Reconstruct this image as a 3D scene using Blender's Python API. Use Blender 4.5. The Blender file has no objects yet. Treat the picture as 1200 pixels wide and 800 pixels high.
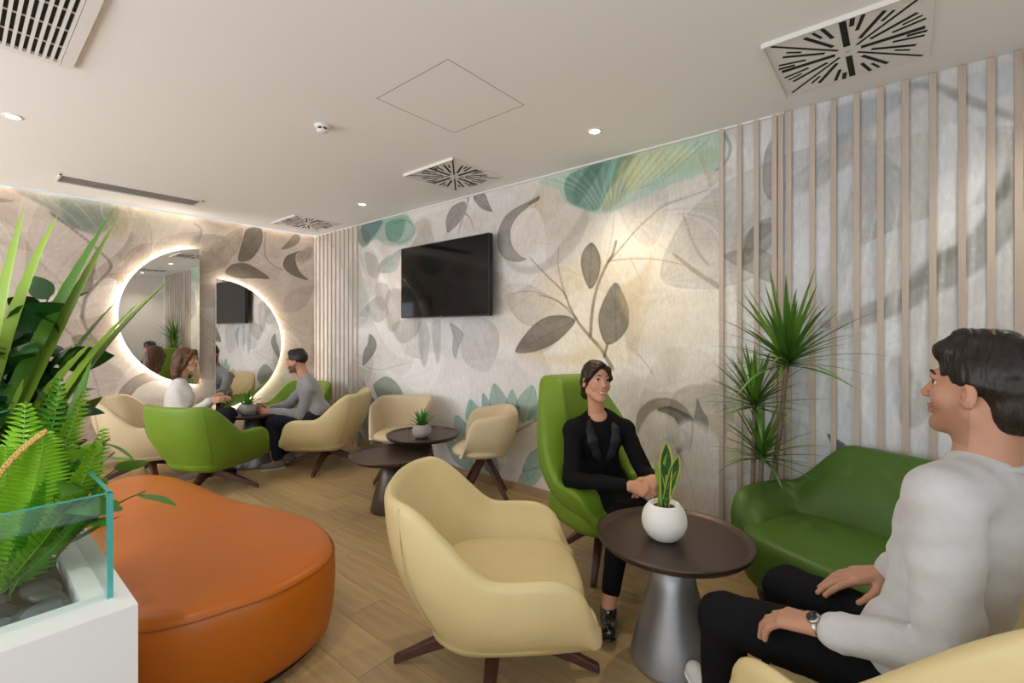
import bpy, math, random
import numpy as np
from mathutils import Vector, Matrix, Euler
random.seed(7); np.random.seed(7)
R = math.radians
SC = bpy.context.scene
COL = SC.collection
# ------------------------------------------------------------------ camera
F_PX, CY, TH, CAM_H = 547.934, 389.248, 0.695163, 1.4237
XW, YW, ZC = 3.2545, 6.3147, 2.7637          # mural wall, mirror wall, ceiling
cd = bpy.data.cameras.new('camera'); cam = bpy.data.objects.new('camera', cd); COL.objects.link(cam)
cam.location = (0, 0, CAM_H); cam.rotation_euler = (math.pi/2, 0, TH - math.pi/2)
cd.sensor_width = 36; cd.lens = 36*F_PX/1200; cd.shift_y = (CY-400)/1200; cd.clip_start = .05
SC.camera = cam
# ------------------------------------------------------------------ light
W = bpy.data.worlds.new('world'); SC.world = W; W.use_nodes = True
W.node_tree.nodes['Background'].inputs[0].default_value = (.80, .90, 1, 1)
W.node_tree.nodes['Background'].inputs[1].default_value = 1.0
def area(name, loc, rot, sx, sy, e, col):
    l = bpy.data.lights.new(name, 'AREA'); l.shape = 'RECTANGLE'; l.size = sx; l.size_y = sy; l.energy = e; l.color = col
    o = bpy.data.objects.new(name, l); COL.objects.link(o); o.location = loc; o.rotation_euler = rot; return o
ADDED_WINDOWS = [(-.45, 1.35), (1.75, 3.55), (3.95, 5.75)]     # window openings added in the unseen left wall (along y)
for (a, b), e_ in zip(ADDED_WINDOWS, (26, 62, 112)):              # fill light at each added window, tilted up towards the ceiling
    area('window_daylight', (-2.66, (a+b)/2, 1.45), (0, R(-108), 0), 1.9, b-a, e_, (.97, .98, 1))
area('window_daylight', (-.7, -1.11, 1.5), (R(106), 0, 0), 2.9, 1.8, 40, (.90, .96, 1))   # glazed front behind the camera
def spot(loc, e, col, ang=115, blend=.9):
    l = bpy.data.lights.new('downlight_lamp', 'SPOT'); l.energy = e; l.color = col; l.spot_size = R(ang); l.spot_blend = blend
    l.shadow_soft_size = .035
    o = bpy.data.objects.new('downlight_lamp', l); COL.objects.link(o); o.location = loc; return o
WARM = (1, .89, .76)
LAMPS = [(2.74, 1.57), (2.75, 4.33), (.244, 4.234), (.244, 1.5), (2.74, -.55), (-1.6, 4.2), (-1.6, 1.5)]
for k, (x, y) in enumerate(LAMPS): spot((x, y, ZC-.03), 60 if k == 0 else 36, (1, .82, .58) if k == 0 else WARM)
SC.view_settings.view_transform = 'Standard'; SC.view_settings.look = 'None'
SC.view_settings.exposure = -.3; SC.view_settings.gamma = 1; SC.view_settings.use_curve_mapping = False
# ------------------------------------------------------------------ helpers
def lin(c):
    if isinstance(c, str): c = [int(c[i:i+2], 16)/255 for i in (0, 2, 4)]
    return [((x+.055)/1.055)**2.4 if x > .04045 else x/12.92 for x in c]
def mat(name, col, rough=.5, metal=0., bump=0., bscale=60., var=0., vscale=6., spec=.5, stretch=None, emit=0, trans=0, sub=0, attr=None, coat=0, objvar=0., sheen=0, detail=4):
    m = bpy.data.materials.new(name); m.use_nodes = True; nt = m.node_tree; N = nt.nodes; L = nt.links
    b = N['Principled BSDF']; c = (*lin(col), 1)
    b.inputs['Base Color'].default_value = c; b.inputs['Roughness'].default_value = rough; b.inputs['Metallic'].default_value = metal
    b.inputs['Specular IOR Level'].default_value = spec
    if coat: b.inputs['Coat Weight'].default_value = coat; b.inputs['Coat Roughness'].default_value = .08
    if sheen: b.inputs['Sheen Weight'].default_value = sheen
    if trans: b.inputs['Transmission Weight'].default_value = trans
    if sub: b.inputs['Subsurface Weight'].default_value = sub; b.inputs['Subsurface Radius'].default_value = (.01, .004, .002); b.inputs['Subsurface Scale'].default_value = .6
    if emit: b.inputs['Emission Color'].default_value = c; b.inputs['Emission Strength'].default_value = emit
    tc = N.new('ShaderNodeTexCoord'); vec = tc.outputs['Object']
    if stretch:
        mp = N.new('ShaderNodeMapping'); mp.inputs['Scale'].default_value = stretch; L.new(vec, mp.inputs['Vector']); vec = mp.outputs['Vector']
    src = None
    if attr:
        at = N.new('ShaderNodeAttribute'); at.attribute_name = attr; src = at.outputs['Color']
    if var:
        n = N.new('ShaderNodeTexNoise'); n.inputs['Scale'].default_value = vscale; n.inputs['Detail'].default_value = detail; L.new(vec, n.inputs['Vector'])
        mr = N.new('ShaderNodeMapRange'); mr.inputs[1].default_value = .3; mr.inputs[2].default_value = .7; mr.inputs[3].default_value = 1-var; mr.inputs[4].default_value = 1+var
        L.new(n.outputs['Fac'], mr.inputs[0])
        mx = N.new('ShaderNodeVectorMath'); mx.operation = 'SCALE'; L.new(mr.outputs[0], mx.inputs['Scale'])
        if src: L.new(src, mx.inputs[0])
        else: mx.inputs[0].default_value = c[:3]
        src = mx.outputs[0]
    if objvar:
        oi = N.new('ShaderNodeObjectInfo'); mr = N.new('ShaderNodeMapRange'); mr.inputs[3].default_value = 1-objvar; mr.inputs[4].default_value = 1+objvar
        L.new(oi.outputs['Random'], mr.inputs[0]); mx = N.new('ShaderNodeVectorMath'); mx.operation = 'SCALE'; L.new(mr.outputs[0], mx.inputs['Scale'])
        if src: L.new(src, mx.inputs[0])
        else: mx.inputs[0].default_value = c[:3]
        src = mx.outputs[0]
    if src: L.new(src, b.inputs['Base Color'])
    if bump:
        n = N.new('ShaderNodeTexNoise'); n.inputs['Scale'].default_value = bscale; n.inputs['Detail'].default_value = 3; L.new(vec, n.inputs['Vector'])
        bp = N.new('ShaderNodeBump'); bp.inputs['Strength'].default_value = bump; bp.inputs['Distance'].default_value = .01
        L.new(n.outputs['Fac'], bp.inputs['Height']); L.new(bp.outputs[0], b.inputs['Normal'])
    return m
def mk(name, V, Fs, m, parent=None, smooth=True, sub=0, bevel=0, loc=None, rot=None):
    me = bpy.data.meshes.new(name)
    V = np.asarray(V, float)
    if isinstance(Fs, np.ndarray) and Fs.ndim == 2:
        nf, k = Fs.shape; me.vertices.add(len(V)); me.vertices.foreach_set('co', V.ravel())
        me.loops.add(nf*k); me.loops.foreach_set('vertex_index', Fs.astype(np.int32).ravel())
        me.polygons.add(nf); me.polygons.foreach_set('loop_start', np.arange(0, nf*k, k, dtype=np.int32))
        me.update(calc_edges=True); me.validate()
    else:
        me.from_pydata([tuple(v) for v in V], [], [tuple(int(i) for i in q) for q in Fs])
    if smooth: me.polygons.foreach_set('use_smooth', np.ones(len(me.polygons), bool))
    me.materials.append(m); me.update()
    return ob(name, me, parent, sub, bevel, loc, rot)
def ob(name, me, parent=None, sub=0, bevel=0, loc=None, rot=None, scale=None):
    o = bpy.data.objects.new(name, me); COL.objects.link(o); o.parent = parent
    if loc is not None: o.location = loc
    if rot is not None: o.rotation_euler = rot
    if scale is not None: o.scale = scale
    if bevel:
        b = o.modifiers.new('bevel', 'BEVEL'); b.width = bevel; b.segments = 2; b.limit_method = 'ANGLE'; b.angle_limit = R(40)
    if sub:
        s = o.modifiers.new('sub', 'SUBSURF'); s.levels = sub; s.render_levels = sub
    return o
def tag(o, label, cat=None, group=None, kind=None):
    if label: o['label'] = label
    if cat: o['category'] = cat
    if group: o['group'] = group
    if kind: o['kind'] = kind
    return o
def empty(name, loc=(0, 0, 0), rz=0):
    o = bpy.data.objects.new(name, None); COL.objects.link(o); o.location = loc; o.rotation_euler = (0, 0, rz); o.empty_display_size = .1; return o
def box(x0, x1, y0, y1, z0, z1):
    V = [(x, y, z) for z in (z0, z1) for x, y in ((x0, y0), (x1, y0), (x1, y1), (x0, y1))]
    return V, [(3, 2, 1, 0), (4, 5, 6, 7), (0, 1, 5, 4), (1, 2, 6, 5), (2, 3, 7, 6), (3, 0, 4, 7)]
def join(*vf):
    V, Fs = [], []
    for v, f in vf:
        n = len(V); V += [tuple(p) for p in v]; Fs += [tuple(i+n for i in q) for q in f]
    return V, Fs
def lathe(prof, n=48, cap=True):
    V = []; Fs = []
    for r, z in prof:
        for i in range(n): a = 2*math.pi*i/n; V.append((r*math.cos(a), r*math.sin(a), z))
    for j in range(len(prof)-1):
        for i in range(n): k = (i+1) % n; Fs.append((j*n+i, j*n+k, (j+1)*n+k, (j+1)*n+i))
    if cap:
        Fs.append(tuple(range(n-1, -1, -1))); Fs.append(tuple((len(prof)-1)*n+i for i in range(n)))
    return V, Fs
def tube(pts, rad, n=8, flat=None):
    pts = [Vector(p) for p in pts]; V = []; Fs = []
    if not hasattr(rad, '__len__'): rad = [rad]*len(pts)
    up = Vector((0, 0, 1))
    for i, p in enumerate(pts):
        d = (pts[min(i+1, len(pts)-1)]-pts[max(i-1, 0)]).normalized()
        u = up if abs(d.z) < .9 else Vector((1, 0, 0))
        a = d.cross(u).normalized(); b = a.cross(d)
        for k in range(n):
            t = 2*math.pi*k/n; V.append(p+rad[i]*(a*math.cos(t)+b*math.sin(t)*(flat or 1)))
    for i in range(len(pts)-1):
        for k in range(n): q = (k+1) % n; Fs.append((i*n+k, i*n+q, (i+1)*n+q, (i+1)*n+k))
    Fs.append(tuple(range(n-1, -1, -1))); Fs.append(tuple((len(pts)-1)*n+k for k in range(n)))
    return V, Fs
def grid_faces(nu, nv, closed_u=False, closed_v=False):
    Fs = []
    for i in range(nu if closed_u else nu-1):
        for j in range(nv if closed_v else nv-1):
            a, b = i, (i+1) % nu; c, d = j, (j+1) % nv
            Fs.append((a*nv+c, b*nv+c, b*nv+d, a*nv+d))
    return Fs
def smooth01(t):
    t = max(0., min(1., t)); return t*t*(3-2*t)
def ray(px):
    t = (px-600)/F_PX
    return math.cos(TH)+t*math.sin(TH), math.sin(TH)-t*math.cos(TH)
def on_z(px, py, z):                      # room point at height z seen at a photo pixel
    s = F_PX*(CAM_H-z)/(py-CY); a, b = ray(px); return a*s, b*s
# ------------------------------------------------------------------ mural print (pigment of the wallpaper and some painted lamp glow, as colour attribute)
def fbm(h, w, base, seed, octs=4, ax=(1, 1)):
    rng = np.random.RandomState(seed); out = np.zeros((h, w)); amp = 1; tot = 0
    for o in range(octs):
        gh, gw = max(2, int(base*ax[0]*2**o)+2), max(2, int(base*ax[1]*2**o*w/h)+2)
        g = rng.rand(gh, gw); y = np.linspace(0, gh-1.001, h); x = np.linspace(0, gw-1.001, w)
        yi, xi = y.astype(int), x.astype(int); fy, fx_ = y-yi, x-xi
        fy = fy*fy*(3-2*fy); fx_ = fx_*fx_*(3-2*fx_)
        a = g[yi][:, xi]; b = g[yi][:, xi+1]; c = g[yi+1][:, xi]; d = g[yi+1][:, xi+1]
        out += amp*((a*(1-fx_)+b*fx_)*(1-fy)[:, None]+(c*(1-fx_)+d*fx_)*fy[:, None]); tot += amp; amp *= .55
    return out/tot
def blur(a, r):
    r = int(r)
    if r < 1: return a
    for ax in (0, 1):
        p = np.pad(a, [(r+1, r) if i == ax else (0, 0) for i in (0, 1)], mode='edge'); c = np.cumsum(p, axis=ax)
        n = a.shape[ax]
        a = (np.take(c, range(2*r+1, 2*r+1+n), axis=ax)-np.take(c, range(0, n), axis=ax))/(2*r+1)
    return a
def spline(P, n=8, closed=True):
    P = np.asarray(P, float); m = len(P); out = []
    rng = range(m) if closed else range(m-1)
    for i in rng:
        if closed: p0, p1, p2, p3 = P[i-1], P[i], P[(i+1) % m], P[(i+2) % m]
        else: p0, p1, p2, p3 = P[max(i-1, 0)], P[i], P[i+1], P[min(i+2, m-1)]
        for k in range(n):
            t = k/n
            out.append(.5*(2*p1+(p2-p0)*t+(2*p0-5*p1+4*p2-p3)*t*t+(3*p1-p0-3*p2+p3)*t**3))
    if not closed: out.append(P[-1])
    return np.array(out)
class Mural:
    def __init__(s, u0, u1, h, cell, to_wall, base, seed):
        s.u0, s.cell, s.map = u0, cell, to_wall
        s.w, s.h = int(round((u1-u0)/cell))+1, int(round(h/cell))+1
        s.u1, s.H = u1, h
        s.U = np.linspace(u0, u1, s.w); s.Z = np.linspace(0, h, s.h)
        s.rgb = np.ones((s.h, s.w, 3))*np.array(lin(base))
        s.n1 = fbm(s.h, s.w, 4, seed, 5); s.n2 = fbm(s.h, s.w, 30, seed+1, 3); s.n3 = fbm(s.h, s.w, 6, seed+2, 4, (3, .7))
    def pts(s, P, raw=False): return np.asarray(P, float) if raw else np.array([s.map(*p) for p in P])
    def wash(s, col, a, mask): 
        a = np.clip(a*mask, 0, 1)[..., None]; s.rgb = s.rgb*(1-a)+np.array(lin(col))*a
    def inside(s, Q):
        a0, b0 = Q.min(0)-.05; a1, b1 = Q.max(0)+.05
        i0, i1 = np.searchsorted(s.U, (a0, a1)); j0, j1 = np.searchsorted(s.Z, (b0, b1))
        if i1 <= i0 or j1 <= j0: return None
        X, Y = np.meshgrid(s.U[i0:i1], s.Z[j0:j1]); acc = np.zeros(X.shape)
        for ox, oy in ((-.25, -.25), (.25, -.25), (-.25, .25), (.25, .25)):
            x, y = X+ox*s.cell, Y+oy*s.cell; m = np.zeros(X.shape, bool)
            for k in range(len(Q)):
                (xa, ya), (xb, yb) = Q[k-1], Q[k]
                if ya == yb: continue
                m ^= ((ya > y) != (yb > y)) & (x < (xb-xa)*(y-ya)/(yb-ya)+xa)
            acc += m
        return acc/4, i0, i1, j0, j1
    def fill(s, P, col, a=.7, soft=0, tex=.5, col2=None, edge=0, raw=False, sp=True):
        Q = s.pts(P, raw); Q = spline(Q, 6) if sp else Q
        r = s.inside(Q)
        if r is None: return
        m, i0, i1, j0, j1 = r; m0 = m
        if soft: m = blur(blur(m, soft), soft)*(m0 if soft < 0 else 1)
        sl = (slice(j0, j1), slice(i0, i1))
        t = .55*s.n1[sl]+.25*s.n2[sl]+.2*s.n3[sl]; t = np.clip((t-.5)*3.2+.5, 0, 1)
        al = a*m*(1-tex+tex*t)
        if edge: al = np.clip(al+edge*(m0-blur(m0, 3)).clip(0)*m0, 0, 1)
        c = np.array(lin(col)) if col2 is None else (np.array(lin(col))[None, None]*(1-t[..., None])+np.array(lin(col2))*t[..., None])
        s.rgb[sl] = s.rgb[sl]*(1-al[..., None])+c*al[..., None]
    def line(s, P, col, w0=.006, w1=.003, a=.8, raw=False, tex=.4):
        Q = spline(s.pts(P, raw), 8, False); n = len(Q)
        for k in range(n-1):
            w = w0+(w1-w0)*k/(n-1); A, B = Q[k], Q[k+1]
            lo = np.minimum(A, B)-w-.02; hi = np.maximum(A, B)+w+.02
            i0, i1 = np.searchsorted(s.U, (lo[0], hi[0])); j0, j1 = np.searchsorted(s.Z, (lo[1], hi[1]))
            if i1 <= i0 or j1 <= j0: continue
            X, Y = np.meshgrid(s.U[i0:i1], s.Z[j0:j1]); d = B-A; L2 = max(1e-9, d @ d)
            t = np.clip(((X-A[0])*d[0]+(Y-A[1])*d[1])/L2, 0, 1)
            D = np.hypot(X-A[0]-t*d[0], Y-A[1]-t*d[1])
            al = a*np.clip((w+s.cell*.5-D)/s.cell, 0, 1)*(1-tex+tex*s.n2[j0:j1, i0:i1])*.55
            s.rgb[j0:j1, i0:i1] = s.rgb[j0:j1, i0:i1]*(1-al[..., None])+np.array(lin(col))*al[..., None]
    def leaf(s, P, col, col2, a=.8, veins=5, vcol=None, va=.5):      # outline from tip to base and back; midrib from first to middle point
        s.fill(P, col, min(1, a*1.08), 0, .28, col2, .2)
        Q = s.pts(P); tip, bas = Q[0], Q[len(Q)//2]
        v = vcol or col
        s.line([tip, (tip+bas)/2, bas], v, .004, .006, va, True)
        L = spline(Q, 6); n = len(L)
        for k in range(1, veins):
            f = k/veins; mid = tip+(bas-tip)*min(1, f+.18)
            for e in (L[int(f*n/2)], L[-int(f*n/2)-1]):
                s.line([mid, mid+(e-mid)*.9], v, .0025, .0015, va*.8, True)
    def petals(s, n, box_, size, cols, seed, a=.3, line_c='85745c'):       # layered translucent petals with fine veins
        rg = np.random.RandomState(seed)
        for k in range(n):
            c = np.array([rg.uniform(box_[0], box_[1]), rg.uniform(box_[2], box_[3])]); L = rg.uniform(*size); W_ = L*rg.uniform(.22, .45); d = rg.uniform(0, 6.28); b = rg.uniform(-.5, .5)
            u = np.array([math.cos(d), math.sin(d)]); v = np.array([-u[1], u[0]])
            f = lambda t, q: c+u*L*(t-.5)+v*(q*W_*math.sin(math.pi*t**.8)+b*L*(t-.5)**2)
            P = [f(t, 1) for t in (0, .2, .45, .7, .9)]+[f(t, -1) for t in (1, .9, .7, .45, .2)]
            col = cols[rg.randint(len(cols))]; s.fill(P, col, a*rg.uniform(.6, 1.3), 0, .6, None, .10, True)
            for q in np.linspace(-.85, .85, 8): s.line([f(t, q*rg.uniform(.85, 1.1)) for t in (.02, .3, .6, .95)], col if rg.rand() < .5 else ('f6f4f1' if rg.rand() < .6 else line_c), .0035, .0018, a*.75, True)
            s.line([f(t, 1) for t in (0, .25, .5, .75, 1)], 'f4f2ef', .005, .003, a*.9, True)
    def build(s, name, m, point, keep=None):
        co = np.zeros((s.h, s.w, 3)); UU, ZZ = np.meshgrid(s.U, s.Z)
        co[...] = point(UU, ZZ)
        idx = np.arange(s.h*s.w).reshape(s.h, s.w)
        Fs = np.stack([idx[:-1, :-1], idx[:-1, 1:], idx[1:, 1:], idx[1:, :-1]], -1).reshape(-1, 4)
        o = mk(name, co.reshape(-1, 3), Fs, m, smooth=False)
        ca = o.data.color_attributes.new('print', 'FLOAT_COLOR', 'POINT')
        ca.data.foreach_set('color', np.concatenate([s.rgb.reshape(-1, 3), np.ones((s.h*s.w, 1))], 1).astype(np.float32).ravel())
        return o
def tw(px, py):                              # photo pixel -> (y, z) on the mural wall
    a, b = ray(px); s = XW/a; return b*s, CAM_H-(py-CY)*s/F_PX
def bw(px, py):                              # photo pixel -> (x, z) on the mirror wall
    a, b = ray(px); s = YW/b; return a*s, CAM_H-(py-CY)*s/F_PX
def paper(name): return mat(name, 'ffffff', .62, 0, .05, 350, .07, 60, .3, attr='print', stretch=(1, 1, .3), detail=6)
M1 = Mural(-1.1, YW, ZC, .0065, tw, 'd3cecb', 3)
m = M1
m.wash('c9c1b6', .75, np.clip((m.n1-.45)*3, 0, 1)); m.wash('e9e7e6', .6, np.clip((m.n3-.5)*3.5, 0, 1)); m.wash('b7ab9b', .3, np.clip((m.n2-.55)*3, 0, 1))
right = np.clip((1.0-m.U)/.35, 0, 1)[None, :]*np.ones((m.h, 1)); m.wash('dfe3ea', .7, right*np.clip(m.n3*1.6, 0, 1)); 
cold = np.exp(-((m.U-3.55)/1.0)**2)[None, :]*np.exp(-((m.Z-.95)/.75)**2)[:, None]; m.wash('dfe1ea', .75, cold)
warm = np.exp(-((m.U-1.75)/.75)**2)[None, :]*np.exp(-((m.Z-1.6)/.85)**2)[:, None]; m.wash('ddd0b4', .4, warm)  # warm downlight glow partly put into the print colour
W1, W2, G1, G2, T1, T2 = 'f0edea', 'e6e2de', '595248', '797165', '26645a', '6fb0a0'
# pale swirling petals
for P, c, a in [([(700, 255), (760, 190), (846, 160), (900, 230), (860, 330), (780, 340)], W1, .5), ([(600, 240), (660, 215), (720, 250), (690, 330), (620, 340)], 'd3ccc4', .5),
        ([(720, 300), (790, 280), (846, 330), (846, 430), (770, 440), (735, 380)], 'e6d9bc', .55), ([(730, 430), (790, 390), (846, 420), (846, 560), (760, 560)], W2, .6),
        ([(640, 330), (720, 300), (760, 350), (740, 420), (660, 420)], 'd9c9a4', .6), ([(425, 300), (445, 290), (470, 380), (520, 420), (500, 460), (450, 430)], W1, .5),
        ([(500, 380), (530, 370), (560, 440), (540, 490), (505, 470)], W2, .6), ([(560, 390), (600, 400), (590, 450), (560, 470), (545, 420)], W1, .5),
        ([(470, 470), (540, 440), (620, 430), (650, 480), (560, 500)], W1, .45), ([(560, 340), (640, 340), (660, 390), (590, 400)], 'd8cfc0', .5),
        ([(800, 250), (846, 230), (880, 330), (850, 380)], 'cdbfa6', .4), ([(655, 400), (700, 380), (740, 420), (700, 440), (660, 430)], 'e8d7a8', .6)]:
    m.fill(P, c, a, 4, .5)
for P in [[(437, 285), (450, 350), (478, 400), (510, 388), (498, 375), (470, 372), (448, 320)], [(420, 300), (440, 380), (470, 420), (520, 415), (476, 408), (446, 370)]]:
    m.fill(P, 'f3f1f0', .75, 1, .3)
for k in range(46):                        # fine wispy strokes
    rng = np.random.RandomState(k); x, y = rng.uniform(430, 1190), rng.uniform(130, 560); L = rng.uniform(30, 110); d = rng.uniform(-2.6, -.4); c = rng.uniform(-.8, .8)
    Q = [(x+L*t*math.cos(d+c*t), y+L*t*math.sin(d+c*t)) for t in (0, .33, .66, 1)]
    m.line(Q, W1 if k % 3 else '736858', .012 if k % 3 else .004, .002, .35)
m.petals(26, (.95, 2.6, .3, 2.6), (.5, 1.2), ['efe6d2', 'cbb891', 'f3efe6', 'b9a98c', 'd8cab0', '7f7158'], 21, .42); m.petals(22, (2.6, 5.2, .2, 2.6), (.4, 1.0), ['efeff2', 'b9b4ac', 'f6f5f4', '88847e', 'd5d2d0', '75716a'], 22, .42, '64615b')
m.petals(24, (-.8, .95, .2, 2.6), (.7, 1.6), ['eef1f6', 'c3c5c6', 'f6f8fb', 'aeb1b2', 'd6dbe2', '7f7f7c'], 23, .4, '727371'); m.petals(8, (5.2, 6.3, .3, 2.6), (.5, 1.0), ['f3f2f2', 'b9b6b0', 'a9b9b4'], 24, .3)
# teal flower top, and at the corner
m.fill([(632, 212), (700, 192), (780, 172), (846, 150), (850, 175), (842, 195), (790, 215), (745, 235), (715, 249), (690, 248), (662, 236), (655, 222)], '86b9a6', .78, 1, .35, 'b9d2c2', .2)
m.fill([(668, 204), (740, 180), (732, 200), (712, 225), (700, 246), (680, 243), (664, 233)], '266a5e', .85, 1, .4, '4c8477', .1)
m.fill([(728, 190), (748, 180), (742, 212), (722, 240), (706, 247), (712, 225)], '66714b', .6, 1, .4, 'cfc878')
m.fill([(742, 186), (800, 172), (806, 186), (760, 212), (735, 228)], 'cfcf86', .55, 2, .4, 'e2dfae')
m.fill([(770, 205), (820, 175), (846, 178), (820, 200)], '9cb887', .45, 2, .5)
m.line([(848, 156), (856, 172), (850, 190), (838, 200)], '4c7e6d', .012, .008, .6)
for k in range(30): m.line([(640+6.6*k, 212-1.7*k), (672+3.6*k, 222-.4*k), (694+1.9*k, 246-.9*k)], ('d6e6dc', '245d52', 'e9efe4', '4a7f6b')[(k*k) % 4], .004+.003*(k*7 % 5)/5, .003, .38)
m.fill([(690, 196), (706, 192), (690, 222), (676, 240), (672, 224)], '19564e', .55, 1, .5); m.fill([(716, 189), (724, 187), (712, 220), (702, 240)], '8fc0b0', .6, 0, .4)
m.fill([(421, 262), (470, 250), (486, 268), (478, 284), (455, 288), (440, 280), (424, 290)], '447c72', .8, 1, .4, '8fbcae', .15)
m.fill([(424, 264), (448, 257), (440, 275), (428, 284)], '1b5b64', .8, 1, .3, '407573'); m.fill([(452, 262), (474, 256), (470, 278), (456, 284)], '51856d', .7, 1, .4)
m.line([(462, 262), (476, 258), (486, 268), (478, 280), (462, 284), (452, 272)], '36544d', .008, .004, .7)
m.fill([(486, 262), (502, 256), (506, 275), (490, 275)], 'b0a89e', .6, 1); m.fill([(422, 268), (434, 274), (430, 288), (420, 284)], '665f55', .6, 1)
m.leaf([(442, 318), (448, 305), (462, 296), (470, 292), (469, 304), (464, 316), (456, 320)], '667571', '9fb0ac', .75, 4)
m.fill([(444, 290), (452, 282), (466, 286), (462, 297), (450, 300)], 'cfc9be', .5, 1)
for P in [[(428, 296), (440, 300), (446, 318), (438, 326), (430, 316)], [(440, 334), (452, 332), (458, 345), (450, 364), (442, 356)], [(452, 345), (470, 340), (468, 380), (456, 386)], [(460, 380), (492, 372), (488, 392), (470, 402)]]:
    m.fill(P, '716b5f', .65, 1, .5, 'b4ada2', .2)
m.leaf([(433, 391), (440, 398), (441, 408), (434, 420), (425, 428), (426, 412), (431, 402)], '585b55', '757670', .75, 4)
m.leaf([(527, 378), (537, 384), (543, 392), (538, 406), (534, 420), (530, 410), (531, 394)], '737876', 'aeb1ae', .7, 4)
for P in [[(490, 380), (500, 378), (504, 400), (498, 430), (492, 415)], [(505, 382), (516, 376), (516, 410), (512, 425)]]: m.fill(P, '7f7d76', .5, 1, .5)
m.line([(420, 424), (432, 431), (448, 433), (466, 428), (480, 424)], '575247', .006, .003, .7)
# hanging leaves above the screen, curled crescent
m.leaf([(524, 272), (523, 256), (530, 242), (543, 236), (546, 242), (540, 258), (531, 268)], '656157', '807c72', .8, 5)
m.leaf([(577, 248), (566, 245), (558, 238), (555, 230), (567, 226), (572, 236), (575, 243)], '5e5a50', '787368', .8, 4)
m.line([(549, 230), (546, 246), (540, 262), (537, 274)], '666156', .012, .006, .8); m.line([(545, 250), (551, 256), (556, 270)], '574d3e', .01, .006, .8)
m.fill([(542, 262), (560, 250), (568, 262), (556, 274)], 'c2b79e', .5, 2)
m.fill([(631, 230), (617, 237), (602, 245), (590, 256), (583, 275), (584, 292), (592, 303), (606, 307), (617, 303), (610, 300), (601, 289), (598, 275), (601, 262), (610, 250), (622, 240), (632, 234)], '565249', .88, 0, .4, '757167', .2)
m.line([(631, 229), (629, 234), (620, 239)], '4c463c', .006, .01, .8)
m.fill([(590, 300), (612, 312), (640, 305), (668, 270), (690, 240), (684, 275), (660, 305), (630, 320), (604, 318)], '7e7668', .55, 1, .5, 'b7ae9c')
m.fill([(575, 320), (590, 322), (604, 345), (598, 366), (580, 352)], 'b7a78a', .5, 2)
m.line([(592, 346), (620, 341), (645, 348), (668, 362)], '73654d', .004, .008, .7); m.line([(600, 362), (612, 352), (625, 344)], '857a66', .004, .003, .6)
# main branch with leaves
BR = '5b4e39'
m.line([(718, 432), (705, 410), (692, 395), (678, 378), (668, 360), (660, 342), (640, 322), (622, 303)], BR, .017, .006, .95)
m.line([(664, 350), (658, 330), (654, 310), (655, 290)], BR, .008, .004, .8); m.line([(676, 374), (660, 358), (648, 350), (632, 346)], BR, .010, .005, .85)
m.line([(692, 394), (693, 375), (696, 352), (702, 330), (712, 308), (718, 298), (722, 282)], BR, .016, .009, .95)
m.line([(712, 308), (728, 290), (745, 270), (762, 254), (780, 240), (830, 222)], '715b39', .008, .004, .8); m.line([(712, 306), (740, 303), (770, 304), (800, 310)], '715b39', .007, .004, .7)
m.line([(738, 302), (745, 315), (752, 330)], '715b39', .004, .003, .6); m.line([(712, 300), (718, 270), (720, 250)], 'a98f60', .006, .004, .6)
m.line([(790, 298), (815, 318), (846, 338)], '75654b', .012, .02, .6); m.line([(800, 250), (815, 290), (830, 310)], '837155', .01, .01, .5); m.line([(820, 180), (836, 230), (846, 270)], 'b3a58e', .012, .012, .5)
for k in range(9): m.line([(765+6*k, 240+2*k), (800+5*k, 226+6*k), (846, 205+14*k)], 'b29f7e' if k % 2 else W1, .005, .004, .5)
m.leaf([(693, 284), (682, 297), (682, 318), (691, 338), (700, 328), (704, 310), (702, 296)], '4d4637', '665f4e', .88, 6, '322d24')
m.leaf([(721, 331), (708, 350), (701, 375), (709, 402), (722, 400), (735, 385), (737, 365), (731, 345)], '474133', '645e4e', .88, 7, '2e2b24')
m.line([(708, 418), (710, 410), (712, 402)], BR, .012, .01, .9)
m.leaf([(604, 412), (615, 392), (634, 374), (656, 369), (674, 375), (663, 391), (645, 405), (622, 413)], '4d4638', '6a6353', .88, 7, '302d24')
m.fill([(620, 408), (668, 380), (640, 412)], '7e7255', .4, 1, .4)
m.fill([(725, 340), (750, 320), (765, 300), (755, 350), (745, 375), (738, 378)], 'bfa672', .6, 2, .4, 'd6c292'); m.fill([(600, 412), (660, 415), (710, 400), (690, 425), (640, 425)], 'd8c08c', .5, 3, .4)
m.fill([(742, 355), (800, 345), (846, 350), (846, 400), (780, 395), (745, 385)], 'ece4d2', .5, 4, .5)
# curl beside the woman and lower petals
m.fill([(745, 500), (748, 482), (762, 469), (782, 466), (800, 474), (812, 490), (808, 494), (796, 484), (778, 478), (764, 482), (753, 496), (748, 508)], '71644d', .8, 0, .4, '857a64', .2)
m.fill([(770, 480), (784, 476), (800, 482), (812, 490), (804, 495), (796, 498), (788, 488)], '3e3932', .85, 0, .3, '58534b', .2)
m.fill([(798, 502), (808, 508), (812, 518), (804, 528), (792, 531), (800, 520), (802, 512)], '5b5449', .75, 0, .4, '716c61')
m.leaf([(817, 466), (822, 478), (830, 492), (829, 508), (820, 500), (813, 493), (815, 480)], '64625c', '7f7e79', .8, 4)
m.fill([(777, 512), (784, 514), (789, 508), (790, 520), (782, 518)], '595245', .7, 1); m.line([(788, 516), (798, 535), (806, 555), (812, 580), (816, 605)], '665e50', .007, .004, .75); m.line([(840, 552), (828, 570), (820, 590)], 'a89c88', .004, .003, .6)
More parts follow.
